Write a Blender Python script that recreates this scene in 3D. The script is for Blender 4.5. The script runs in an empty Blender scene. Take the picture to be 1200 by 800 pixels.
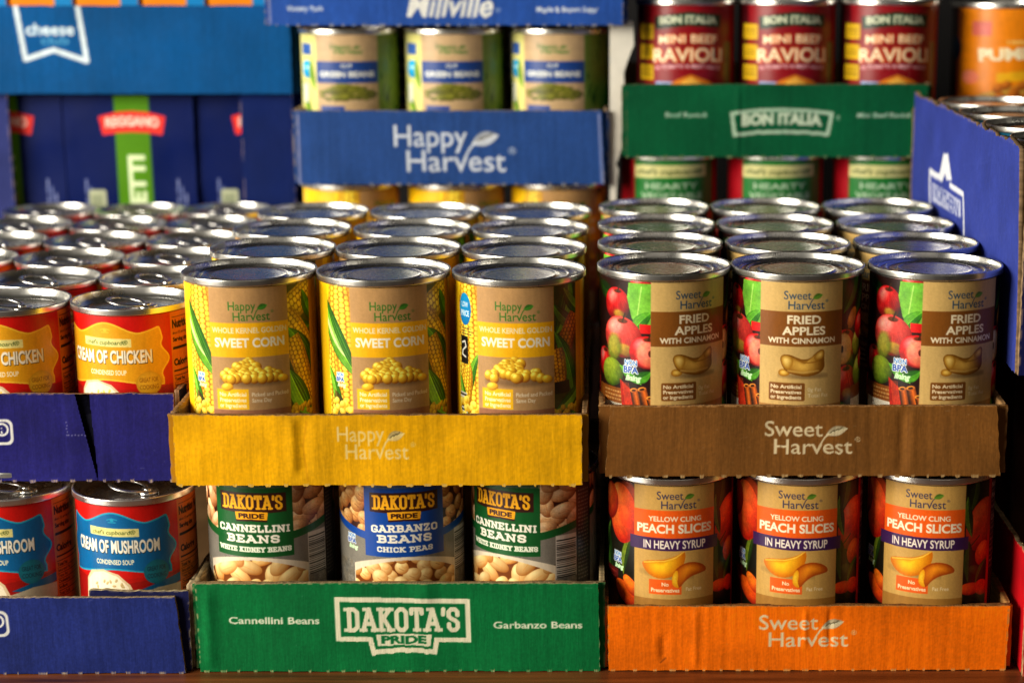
import bpy, math, random
import numpy as np
rng = np.random.default_rng(7)
random.seed(7)
S = bpy.context.scene
COL = S.collection

# ------------------------------------------------------------------ camera
CAM = np.array([.0047, -1.0236, .4117]); PITCH, YAW, FPX, SX = .2177, -.0054, 2132.97, 127.95
cd = bpy.data.cameras.new('camera'); cam = bpy.data.objects.new('camera', cd); COL.objects.link(cam)
cam.location = CAM; cam.rotation_euler = (math.pi/2 - PITCH, 0, YAW)
cd.sensor_width = 36; cd.lens = FPX/1200*36; cd.clip_start = .05; cd.clip_end = 50; cd.shift_x = -SX/1200
cd.dof.use_dof = True; cd.dof.focus_distance = 1.045; cd.dof.aperture_fstop = 5.2
S.camera = cam
# ------------------------------------------------------------------ world, lamps, exposure
w = bpy.data.worlds.new('World'); S.world = w; w.use_nodes = True
bg = w.node_tree.nodes['Background']; bg.inputs[0].default_value = (1, .86, .66, 1); bg.inputs[1].default_value = .016


def area(name, az, el, dist, size, power, col, target=(0, .05, .15)):
    l = bpy.data.lights.new(name, 'AREA'); l.shape = 'RECTANGLE'; l.size, l.size_y = size; l.energy = power; l.color = col
    o = bpy.data.objects.new(name, l); COL.objects.link(o)
    a, e = math.radians(az), math.radians(el)
    d = np.array([math.sin(a)*math.cos(e), -math.cos(a)*math.cos(e), math.sin(e)])
    p = np.array(target)+d*dist; o.location = p
    import mathutils
    o.rotation_euler = mathutils.Vector(d).to_track_quat('Z', 'Y').to_euler()
    return o


area('window_light', -63, 18, 1.9, (1.2, .85), 78, (1, .93, .79))
area('front_fill', 12, 24, 3.0, (2.2, 1.2), 4.2, (1, .90, .76))  # added weak fill from the front, no visible source
S.view_settings.view_transform = 'Standard'; S.view_settings.look = 'None'
S.render.filter_size = 1.25; S.view_settings.exposure = 0; S.view_settings.gamma = 1
S.cycles.max_bounces = 8; S.cycles.glossy_bounces = 5; S.cycles.use_denoising = True
S.cycles.sample_clamp_indirect = 6
# ------------------------------------------------------------------ pixel -> place helpers (1200 x 800 photograph)
_f = np.array([-math.sin(YAW)*math.cos(PITCH), math.cos(YAW)*math.cos(PITCH), -math.sin(PITCH)])
_r = np.array([math.cos(YAW), math.sin(YAW), 0]); _u = np.cross(_r, _f)


def at_y(px, py, y):
    d = _f+_r*(px-600-SX)/FPX-_u*(py-400)/FPX
    return CAM+d*(y-CAM[1])/d[1]


def at_x(px, py, x):
    d = _f+_r*(px-600-SX)/FPX-_u*(py-400)/FPX
    return CAM+d*(x-CAM[0])/d[0]


# ------------------------------------------------------------------ objects
def tag(o, label=None, cat=None, group=None, kind=None):
    for k, v in (('label', label), ('category', cat), ('group', group), ('kind', kind)):
        if v: o[k] = v
    return o


def empty(name, loc, label, cat, group=None, rz=0):
    o = bpy.data.objects.new(name, None); COL.objects.link(o); o.location = loc; o.rotation_euler = (0, 0, rz)
    o.empty_display_size = .02
    return tag(o, label, cat, group)


def link(name, me, parent=None, loc=(0, 0, 0), rz=0):
    o = bpy.data.objects.new(name, me); COL.objects.link(o); o.location = loc; o.rotation_euler = (0, 0, rz)
    if parent: o.parent = parent
    return o


def lin(c):
    c = np.clip(np.asarray(c, dtype=np.float32), 0, 1)
    return np.where(c <= .04045, c/12.92, ((c+.055)/1.055)**2.4).astype(np.float32)


def mesh(name, verts, quads, mat, col=None, smooth=True, tris=None):
    me = bpy.data.meshes.new(name)
    verts = np.asarray(verts, dtype=np.float32); quads = np.asarray(quads, dtype=np.int32).reshape(-1, 4)
    tris = np.asarray(tris if tris is not None else [], dtype=np.int32).reshape(-1, 3)
    me.vertices.add(len(verts)); me.vertices.foreach_set('co', verts.ravel())
    loops = np.concatenate([quads.ravel(), tris.ravel()])
    me.loops.add(len(loops)); me.loops.foreach_set('vertex_index', loops)
    n = len(quads)+len(tris); me.polygons.add(n)
    st = np.concatenate([np.arange(len(quads))*4, len(quads)*4+np.arange(len(tris))*3]).astype(np.int32)
    me.polygons.foreach_set('loop_start', st)
    me.polygons.foreach_set('use_smooth', np.full(n, smooth, dtype=bool))
    me.update(calc_edges=True)
    if col is not None:
        a = me.color_attributes.new('print', 'FLOAT_COLOR', 'POINT')
        c = np.ones((len(verts), 4), dtype=np.float32); c[:, :3] = lin(col)
        a.data.foreach_set('color', c.ravel())
    me.validate()
    if mat: me.materials.append(mat)
    return me


# ------------------------------------------------------------------ materials
def nodes(name):
    m = bpy.data.materials.new(name); m.use_nodes = True
    nt = m.node_tree; return m, nt, nt.nodes['Principled BSDF']


def N(nt, t, **kw):
    n = nt.nodes.new(t)
    for k, v in kw.items():
        if k.startswith('i_'): n.inputs[k[2:]].default_value = v
        else: setattr(n, k, v)
    return n


def noise(nt, scale, detail=4, stretch=None):
    tc = N(nt, 'ShaderNodeTexCoord'); mp = N(nt, 'ShaderNodeMapping')
    if stretch: mp.inputs['Scale'].default_value = stretch
    nz = N(nt, 'ShaderNodeTexNoise'); nz.inputs['Scale'].default_value = scale; nz.inputs['Detail'].default_value = detail
    nt.links.new(tc.outputs['Object'], mp.inputs[0]); nt.links.new(mp.outputs[0], nz.inputs['Vector'])
    return nz.outputs['Fac']


def ramp(nt, fac, a, b, lo=.3, hi=.7):
    r = N(nt, 'ShaderNodeMapRange'); r.inputs['From Min'].default_value = lo; r.inputs['From Max'].default_value = hi
    r.inputs['To Min'].default_value = a; r.inputs['To Max'].default_value = b
    nt.links.new(fac, r.inputs['Value']); return r.outputs[0]


def mul_color(nt, col, fac):
    m = N(nt, 'ShaderNodeVectorMath', operation='SCALE')
    nt.links.new(col, m.inputs[0]); nt.links.new(fac, m.inputs['Scale']); return m.outputs[0]


def bump(nt, p, h, dist, strength=1):
    b = N(nt, 'ShaderNodeBump'); b.inputs['Distance'].default_value = dist; b.inputs['Strength'].default_value = strength
    nt.links.new(h, b.inputs['Height']); nt.links.new(b.outputs[0], p.inputs['Normal'])


def printed(name, rough, fibre, bumpd, lo, spec):
    m, nt, p = nodes(name)
    at = N(nt, 'ShaderNodeAttribute', attribute_name='print')
    f1 = ramp(nt, noise(nt, *fibre), lo, 1.06)
    nt.links.new(mul_color(nt, at.outputs['Color'], f1), p.inputs['Base Color'])
    nt.links.new(ramp(nt, noise(nt, 45, 5), rough-.07, rough+.1), p.inputs['Roughness'])
    p.inputs['Specular IOR Level'].default_value = spec
    bump(nt, p, noise(nt, *fibre), bumpd)
    return m


M_LABEL = printed('label_paper', .36, (420, 3, (1, 1, .25)), .00004, .93, .36)
M_CARD = printed('printed_cardboard', .72, (900, 4, (1, 1, .12)), .0001, .88, .08)
M_CARTON = printed('printed_carton', .45, (500, 3), .00003, .94, .1)


def metal(name, col, rough, noise_amt=.1):
    m, nt, p = nodes(name)
    p.inputs['Metallic'].default_value = 1
    f = ramp(nt, noise(nt, 40, 4), .93, 1.02)
    rgb = N(nt, 'ShaderNodeRGB'); rgb.outputs[0].default_value = (*col, 1)
    nt.links.new(mul_color(nt, rgb.outputs[0], f), p.inputs['Base Color'])
    nt.links.new(ramp(nt, noise(nt, 120, 4, (1, 1, .4)), rough-.02, rough+noise_amt), p.inputs['Roughness'])
    return m


M_TIN = metal('tin_plate', (.68, .67, .65), .25, .05)
M_SEAM = metal('tin_seam', (.80, .79, .75), .27, .05)


def plain(name, rgb, rough=.6, scale=60):
    m, nt, p = nodes(name)
    c = N(nt, 'ShaderNodeRGB'); c.outputs[0].default_value = (*lin(rgb), 1)
    nt.links.new(mul_color(nt, c.outputs[0], ramp(nt, noise(nt, scale, 5), .8, 1.1)), p.inputs['Base Color'])
    p.inputs['Roughness'].default_value = rough
    bump(nt, p, noise(nt, scale*6, 3), .0001)
    return m


M_KRAFT = plain('kraft_board', (.56, .42, .27), .85, 300)
M_WHITE = plain('white_board', (.86, .84, .79), .75, 40)


def wood():
    m, nt, p = nodes('brown_wood')
    g = noise(nt, 9, 8, (1, 14, 1)); cr = N(nt, 'ShaderNodeValToRGB')
    cr.color_ramp.elements[0].position = .32; cr.color_ramp.elements[0].color = (*lin((.22, .10, .04)), 1)
    cr.color_ramp.elements[1].position = .68; cr.color_ramp.elements[1].color = (*lin((.46, .25, .11)), 1)
    nt.links.new(g, cr.inputs[0]); nt.links.new(cr.outputs[0], p.inputs['Base Color'])
    p.inputs['Roughness'].default_value = .38; bump(nt, p, g, .0006)
    return m


M_WOOD = wood()
# ------------------------------------------------------------------ printed artwork: a small painter (millimetres, origin top left)
_glyph = {}


def glyphs(s, offset):
    k = (s, round(offset, 4))
    if k in _glyph: return _glyph[k]
    c = bpy.data.curves.new('lettering', 'FONT'); c.body = s; c.offset = offset; c.resolution_u = 4
    o = bpy.data.objects.new('lettering', c); me = bpy.data.meshes.new_from_object(o)
    me.calc_loop_triangles()
    v = np.empty(len(me.vertices)*3, dtype=np.float32); me.vertices.foreach_get('co', v); v = v.reshape(-1, 3)[:, :2]
    t = np.empty(len(me.loop_triangles)*3, dtype=np.int32); me.loop_triangles.foreach_get('vertices', t)
    bpy.data.objects.remove(o); bpy.data.curves.remove(c); bpy.data.meshes.remove(me)
    _glyph[k] = v[t.reshape(-1, 3)]
    return _glyph[k]


T = .09
SLAB = {  # width, strokes, slabs (x, y) of short bars
 'A': (.78, [[(.1, 0), (.39, 1), (.68, 0)], [(.22, .3), (.56, .3)]], [(.1, 0), (.68, 0), (.3, 1)]),
 'B': (.7, [[(.16, 0), (.16, 1)], [(.16, 1), (.42, 1), (.55, .88), (.55, .64), (.42, .53), (.16, .53)], [(.42, .53), (.58, .42), (.58, .12), (.42, 0), (.16, 0)]], [(.1, 0), (.1, 1)]),
 'C': (.68, [[(.6, .72), (.6, .85), (.45, 1), (.27, 1), (.12, .85), (.12, .15), (.27, 0), (.45, 0), (.6, .15), (.6, .25)]], []),
 'D': (.7, [[(.16, 0), (.16, 1)], [(.16, 1), (.4, 1), (.58, .85), (.58, .15), (.4, 0), (.16, 0)]], [(.1, 0), (.1, 1)]),
 'E': (.64, [[(.16, 0), (.16, 1)], [(.16, 1), (.55, 1), (.55, .82)], [(.16, .5), (.42, .5)], [(.16, 0), (.56, 0), (.56, .18)]], [(.1, 0), (.1, 1)]),
 'G': (.7, [[(.6, .75), (.6, .85), (.45, 1), (.27, 1), (.12, .85), (.12, .15), (.27, 0), (.45, 0), (.6, .12), (.6, .42), (.4, .42)]], []),
 'H': (.78, [[(.16, 0), (.16, 1)], [(.62, 0), (.62, 1)], [(.16, .5), (.62, .5)]], [(.16, 0), (.16, 1), (.62, 0), (.62, 1)]),
 'I': (.36, [[(.18, 0), (.18, 1)]], [(.18, 0), (.18, 1)]),
 'K': (.76, [[(.16, 0), (.16, 1)], [(.16, .42), (.6, 1)], [(.3, .55), (.62, 0)]], [(.16, 0), (.16, 1), (.6, 1), (.64, 0)]),
 'L': (.6, [[(.16, 0), (.16, 1)], [(.16, 0), (.53, 0), (.53, .25)]], [(.16, 1)]),
 'N': (.78, [[(.16, 0), (.16, 1), (.62, 0), (.62, 1)]], [(.16, 0), (.1, 1), (.62, 1)]),
 'O': (.72, [[(.12, .85), (.12, .15), (.27, 0), (.45, 0), (.6, .15), (.6, .85), (.45, 1), (.27, 1), (.12, .85)]], []),
 'P': (.66, [[(.16, 0), (.16, 1)], [(.16, 1), (.42, 1), (.56, .88), (.56, .58), (.42, .45), (.16, .45)]], [(.18, 0), (.1, 1)]),
 'R': (.74, [[(.16, 0), (.16, 1)], [(.16, 1), (.42, 1), (.56, .88), (.56, .62), (.42, .5), (.16, .5)], [(.38, .5), (.6, 0)]], [(.16, 0), (.1, 1), (.62, 0)]),
 'S': (.64, [[(.54, .72), (.54, .87), (.42, 1), (.22, 1), (.1, .87), (.1, .66), (.22, .55), (.42, .46), (.54, .34), (.54, .13), (.42, 0), (.22, 0), (.1, .13), (.1, .28)]], []),
 'T': (.68, [[(.34, 0), (.34, 1)], [(.08, .8), (.08, 1), (.6, 1), (.6, .8)]], [(.34, 0)]),
 'W': (1.0, [[(.1, 1), (.28, 0), (.5, .9), (.72, 0), (.9, 1)]], [(.1, 1), (.9, 1)]),
 'Y': (.74, [[(.1, 1), (.37, .45), (.64, 1)], [(.37, .45), (.37, 0)]], [(.1, 1), (.64, 1), (.37, 0)]),
 'Z': (.64, [[(.1, .8), (.1, 1), (.54, 1), (.1, 0), (.54, 0), (.54, .2)]], []),
 "'": (.2, [[(.1, 1), (.08, .75)]], []), ' ': (.34, [], []),
}


def vnoise(h, w, cell, seed=0):
    r = np.random.default_rng(seed); gy, gx = int(h/cell)+3, int(w/cell)+3
    g = r.random((gy, gx)).astype(np.float32)
    y = np.arange(h)/cell; x = np.arange(w)/cell
    yi, xi = y.astype(int), x.astype(int); fy, fx = (y-yi)[:, None], (x-xi)[None]
    fy = fy*fy*(3-2*fy); fx = fx*fx*(3-2*fx)
    a = g[yi][:, xi]*(1-fx)+g[yi][:, xi+1]*fx; b = g[yi+1][:, xi]*(1-fx)+g[yi+1][:, xi+1]*fx
    return a*(1-fy)+b*fy


class Art:
    def __init__(s, w, h, res, col, u0=0):
        s.W, s.H, s.res, s.u0 = w, h, res, u0
        s.nx, s.ny = int(round(w*res))+1, int(round(h*res))+1
        s.a = np.empty((s.ny, s.nx, 3), dtype=np.float32); s.a[:] = col
        s.clip = None

    def box(s, x0, y0, x1, y1):
        i0 = max(0, int(math.floor((x0-s.u0)*s.res))-1); i1 = min(s.nx, int(math.ceil((x1-s.u0)*s.res))+2)
        j0 = max(0, int(math.floor(y0*s.res))-1); j1 = min(s.ny, int(math.ceil(y1*s.res))+2)
        if i1 <= i0 or j1 <= j0: return None
        X = (np.arange(i0, i1)/s.res+s.u0)[None]; Y = (np.arange(j0, j1)/s.res)[:, None]
        return (j0, j1, i0, i1), X, Y

    def put(s, b, mask, col, op=1):
        j0, j1, i0, i1 = b
        if s.clip is not None: mask = mask*s.clip[j0:j1, i0:i1]
        m = (mask*op)[..., None]
        s.a[j0:j1, i0:i1] = s.a[j0:j1, i0:i1]*(1-m)+np.asarray(col, dtype=np.float32)*m

    def set_clip(s, x0=None, y0=None, x1=None, y1=None):
        if x0 is None: s.clip = None; return
        s.clip = np.zeros((s.ny, s.nx), dtype=np.float32)
        b = s.box(x0, y0, x1, y1)
        if b:
            (j0, j1, i0, i1), X, Y = b
            s.clip[j0:j1, i0:i1] = ((X >= x0) & (X <= x1) & (Y >= y0) & (Y <= y1))

    def rect(s, x0, y0, x1, y1, col, op=1, r=0):
        b = s.box(x0, y0, x1, y1)
        if not b: return
        q, X, Y = b
        cx, cy, hw, hh = (x0+x1)/2, (y0+y1)/2, (x1-x0)/2-r, (y1-y0)/2-r
        dx, dy = np.maximum(np.abs(X-cx)-hw, 0), np.maximum(np.abs(Y-cy)-hh, 0)
        if r: d = np.sqrt(dx*dx+dy*dy)-r; m = np.clip(.5-d*s.res, 0, 1)
        else: m = np.clip(.5+(hw-np.abs(X-cx))*s.res, 0, 1)*np.clip(.5+(hh-np.abs(Y-cy))*s.res, 0, 1)
        s.put(q, m, col, op)

    def poly(s, pts, col, op=1):
        p = np.asarray(pts, dtype=np.float32)
        b = s.box(p[:, 0].min(), p[:, 1].min(), p[:, 0].max(), p[:, 1].max())
        if not b: return
        q, X, Y = b; m = 0
        for ox in (-.25, .25):
            for oy in (-.25, .25):
                x, y = X+ox/s.res, Y+oy/s.res; ins = np.zeros((Y.shape[0], X.shape[1]), dtype=bool)
                for (xa, ya), (xb, yb) in zip(p, np.roll(p, -1, 0)):
                    if ya == yb: continue
                    c = (y < max(ya, yb)) & (y >= min(ya, yb))
                    ins ^= c & (x < xa+(y-ya)*(xb-xa)/(yb-ya))
                m = m+ins*.25
        s.put(q, m, col, op)

    def stroke(s, pts, wd, col, op=1, square=False):
        p = np.asarray(pts, dtype=np.float32); h = wd/2
        b = s.box(p[:, 0].min()-h, p[:, 1].min()-h, p[:, 0].max()+h, p[:, 1].max()+h)
        if not b: return
        q, X, Y = b; D = np.full((Y.shape[0], X.shape[1]), 1e9, dtype=np.float32)
        for (xa, ya), (xb, yb) in zip(p[:-1], p[1:]):
            dx, dy = xb-xa, yb-ya; L = dx*dx+dy*dy+1e-9
            t = np.clip(((X-xa)*dx+(Y-ya)*dy)/L, 0, 1)
            D = np.minimum(D, np.hypot(X-xa-t*dx, Y-ya-t*dy))
        s.put(q, np.clip(.5+(h-D)*s.res, 0, 1), col, op)

    def blob(s, cx, cy, a, b_, ang, lo, hi, spec=0, op=1, soft=1.0, L=(-.4, -.55)):
        R = max(a, b_); b = s.box(cx-R, cy-R, cx+R, cy+R)
        if not b: return
        q, X, Y = b; c, n = math.cos(ang), math.sin(ang)
        p, r = ((X-cx)*c+(Y-cy)*n)/a, (-(X-cx)*n+(Y-cy)*c)/b_
        d = np.sqrt(p*p+r*r)+1e-6; m = np.clip((1-d)*min(a, b_)*s.res/soft+.5, 0, 1)
        nx, ny = p*c-r*n, p*n+r*c; nz = np.sqrt(np.clip(1-d*d, 0, 1))
        l = np.clip(.25+.75*(nx*L[0]+ny*L[1]+nz*.72), 0, 1)[..., None]
        colr = np.asarray(lo)*(1-l)+np.asarray(hi)*l
        if spec: colr = colr+spec*np.clip((l-.86)/.14, 0, 1)
        s.put(q, m, np.clip(colr, 0, 1), op)

    def shaded(s, pts, lo, hi, at, n=12, op=1):
        p = np.asarray(pts, float); q = []
        for i in range(len(p)):  # round the corners (Chaikin)
            a, b = p[i], p[(i+1) % len(p)]; q += [a*.75+b*.25, a*.25+b*.75]
        q = np.array(q); at = np.array(at, float)
        for k in np.linspace(0, 1, n):
            f = 1-(1-k)**1.4; s.poly(at+(q-at)*(1-.86*k), np.asarray(lo)*(1-f)+np.asarray(hi)*f, op if k == 0 else .6)

    def leaf(s, p0, p1, wd, bend, lo, hi):
        p0, p1 = np.array(p0, float), np.array(p1, float); d = p1-p0; L = np.hypot(*d); n = np.array([-d[1], d[0]])/L
        t = np.linspace(0, 1, 14); mid = p0+d*t[:, None]+n*(bend*4*t*(1-t))[:, None]
        h = (wd*np.sin(np.pi*np.clip(t, .0, 1))**.8)[:, None]
        s.poly(np.vstack([mid+n*h, (mid-n*h)[::-1]]), lo)
        s.poly(np.vstack([mid+n*h*.92, (mid-n*h*.05)[::-1]]), hi, .75)
        for k in (-.6, -.3, .3, .6): s.stroke(mid+n*h*k, wd*.06, np.array(hi)*1.15, .5)
        s.stroke(mid, wd*.1, np.minimum(np.array(hi)*1.3, 1), .7)

    def cob(s, p0, p1, wd, lo=(.55, .33, .02), hi=(1, .84, .28), k=2.6):
        p0, p1 = np.array(p0, float), np.array(p1, float); d = p1-p0; L = np.hypot(*d); d /= L; n = np.array([-d[1], d[0]])
        e = [p0, p1]; xs = [p[0] for p in e]; ys = [p[1] for p in e]
        b = s.box(min(xs)-wd, min(ys)-wd, max(xs)+wd, max(ys)+wd)
        if not b: return
        q, X, Y = b; t = (X-p0[0])*d[0]+(Y-p0[1])*d[1]; v = (X-p0[0])*n[0]+(Y-p0[1])*n[1]
        half = wd*np.sqrt(np.clip(1-np.clip((t/L-.55)/.45, 0, 1)**2.2, 0, 1))*np.clip(.8+t/L, 0, 1)
        inside = np.clip((half-np.abs(v))*s.res+.5, 0, 1)*(t > 0)*(t < L)
        th = np.arcsin(np.clip(v/np.maximum(half, 1e-3), -1, 1))/1.571*3.4
        row = np.floor(th); fr = th-row-.5; tt = t/k+.5*(row % 2); ft = tt-np.floor(tt)-.5
        ker = np.clip(1.3-3.6*(fr**2+ft**2)-.45*(ft+fr), 0, 1)
        sh = np.clip(1.05-.75*(v/np.maximum(half, 1e-3))**2+.25*(-v*n[1]-v*n[0]*.6)/wd, .2, 1)
        f = (ker*sh)[..., None]
        s.put(q, inside, np.asarray(lo)*(1-f)+np.asarray(hi)*f)

    def text(s, txt, cx, cy, h, col, w=None, bold=0, slant=0, align='C', arc=0, op=1, rot=0):
        """cap height h mm centred on cy; w = width to fit; arc = mm the middle is lifted"""
        tr = glyphs(txt, bold).copy(); cap = glyphs('H', 0)[..., 1].max()
        k = h/cap; mn, mx = tr[..., 0].min(), tr[..., 0].max()
        kx = w/(mx-mn) if w else k
        x = (tr[..., 0]-mn)*kx; y = tr[..., 1]*k-h/2; x = x+y*slant; Wd = (mx-mn)*kx
        x = x-Wd*{'C': .5, 'L': 0, 'R': 1}[align]
        y = y+arc*(1-(2*x/Wd)**2) if arc else y
        if rot: x, y = x*math.cos(rot)-y*math.sin(rot), x*math.sin(rot)+y*math.cos(rot)
        x, y = x+cx, cy-y
        b = s.box(x.min(), y.min(), x.max(), y.max())
        if not b: return
        (j0, j1, i0, i1), X, Y = b; ss = 3; nh, nw = (j1-j0)*ss, (i1-i0)*ss
        M = np.zeros((nh, nw), dtype=bool)
        px = (x-s.u0)*s.res*ss-i0*ss+ss/2-.5; py = y*s.res*ss-j0*ss+ss/2-.5
        for a, c in zip(px, py):
            xa, xb = max(0, int(a.min())), min(nw, int(a.max())+2); ya, yb = max(0, int(c.min())), min(nh, int(c.max())+2)
            if xa >= xb or ya >= yb: continue
            gx = np.arange(xa, xb)[None]; gy = np.arange(ya, yb)[:, None]
            e = [(a[(i+1) % 3]-a[i])*(gy-c[i])-(c[(i+1) % 3]-c[i])*(gx-a[i]) for i in range(3)]
            M[ya:yb, xa:xb] |= ((e[0] >= -.01) & (e[1] >= -.01) & (e[2] >= -.01)) | ((e[0] <= .01) & (e[1] <= .01) & (e[2] <= .01))
        s.put((j0, j1, i0, i1), M.reshape(j1-j0, ss, i1-i0, ss).mean((1, 3)).astype(np.float32), col, op)

    def slab(s, txt, cx, cy, h, col, w, t=.2, arc=0, gap=.07):
        tot = sum(SLAB[c][0]+gap for c in txt)-gap; k = w/tot; x0 = cx-w/2
        up = lambda x: arc*(1-((x-cx)/(w/2))**2)
        th = t*h
        for c in txt:
            wd, st, sl = SLAB[c]
            f = lambda p: (x0+p[0]*k, cy+h/2-th/2-p[1]*(h-th)-up(x0+p[0]*k))
            for ln in st: s.stroke([f(p) for p in ln], th, col)
            for p in sl:
                a = f(p); b = th*.95; s.rect(a[0]-b, a[1]-th*.42, a[0]+b, a[1]+th*.42, col)
            x0 += (wd+gap)*k

    def photo(s, x0, x1, amt=.085):
        """the mottled, contrasty look of a printed photograph between u = x0 and x1"""
        i0, i1 = int((x0-s.u0)*s.res), int((x1-s.u0)*s.res); h, w = s.ny, i1-i0
        n = (vnoise(h, w, .7*s.res, 91)-.5)*.9+(vnoise(h, w, 1.8*s.res, 92)-.5)+(vnoise(h, w, 5*s.res, 93)-.5)*1.3
        g = s.a[:, i0:i1]*(1+amt*1.6*n)[..., None]; t = np.clip(g, 0, 1)
        tint = (vnoise(h, w, 3*s.res, 94)-.5)[..., None]*np.array((.10, .04, -.05))
        s.a[:, i0:i1] = np.clip(t*.6+.4*(3*t*t-2*t**3)+tint*t, 0, 1)

    def lines(s, x0, y0, x1, n, dy, h, col, seed=0, op=.8):
        r = np.random.default_rng(seed)
        for i in range(n):
            x = x0
            while x < x1:
                wd = r.uniform(.8, 2.6); s.rect(x, y0+i*dy, min(x+wd, x1), y0+i*dy+h, col, op); x += wd+.5

    def grain(s, amt, cell, seed=0, aniso=1):
        n = vnoise(s.ny, s.nx, cell*s.res, seed)-.5
        s.a *= (1+amt*2*n)[..., None]


# ------------------------------------------------------------------ artwork of the can labels (u = 0 in the middle of the front panel)
GREEN = (.16, .42, .12)


def non_bpa(A, u, v, k=1):
    for o in ((-.35, 0), (.35, 0), (0, .35), (0, -.35)):
        A.text('NON', u+o[0], v+o[1], 2.7*k, (.95, .97, .97), w=7*k, bold=.05)
        A.text('BPA', u+o[0], v+3.8*k+o[1], 3.3*k, (.95, .97, .97), w=8.5*k, bold=.05)
    A.text('NON', u, v, 2.7*k, (.05, .38, .68), w=7*k, bold=.02)
    A.text('BPA', u, v+3.8*k, 3.3*k, (.03, .25, .62), w=8.5*k, bold=.03)
    A.text('lining', u+1.6*k, v+8*k, 3*k, (.8, .95, .75), w=8.5*k, bold=.05, slant=.3)


def harvest_logo(A, first, cx, v, k, col, leafc, bold=.006, veins=False, wx=1.0):
    """two stacked words, 25 mm x 11 mm at k = 1, stretched sideways by wx"""
    h = k*wx
    A.text(first, cx-11.5*h, v+3*k, 4.9*k, col, w=15.2*h, bold=bold, align='L')
    A.text('Harvest', cx-9*h, v+8.9*k, 4.9*k, col, w=20.5*h, bold=bold, align='L')
    A.stroke([(cx+3.0*h, v+8.4*k), (cx+4.2*h, v+5.9*k), (cx+5.4*h, v+4.6*k)], .55*k, col)
    A.leaf((cx+4.6*h, v+4.9*k), (cx+10.2*h, v+2.9*k), 1.65*k, -.25*k, np.array(leafc)*.75, leafc)
    if veins:
        for i in range(3): A.stroke([(cx+(5.6+i*1.1)*h, v+(4.4-i*.5)*k), (cx+(6.7+i*1.1)*h, v+(3.4-i*.5)*k)], .22*k, (.25, .2, .1))
    A.text('®', cx+12.9*h, v+6.6*k, 1.5*k, col, w=1.8*k)


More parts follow.
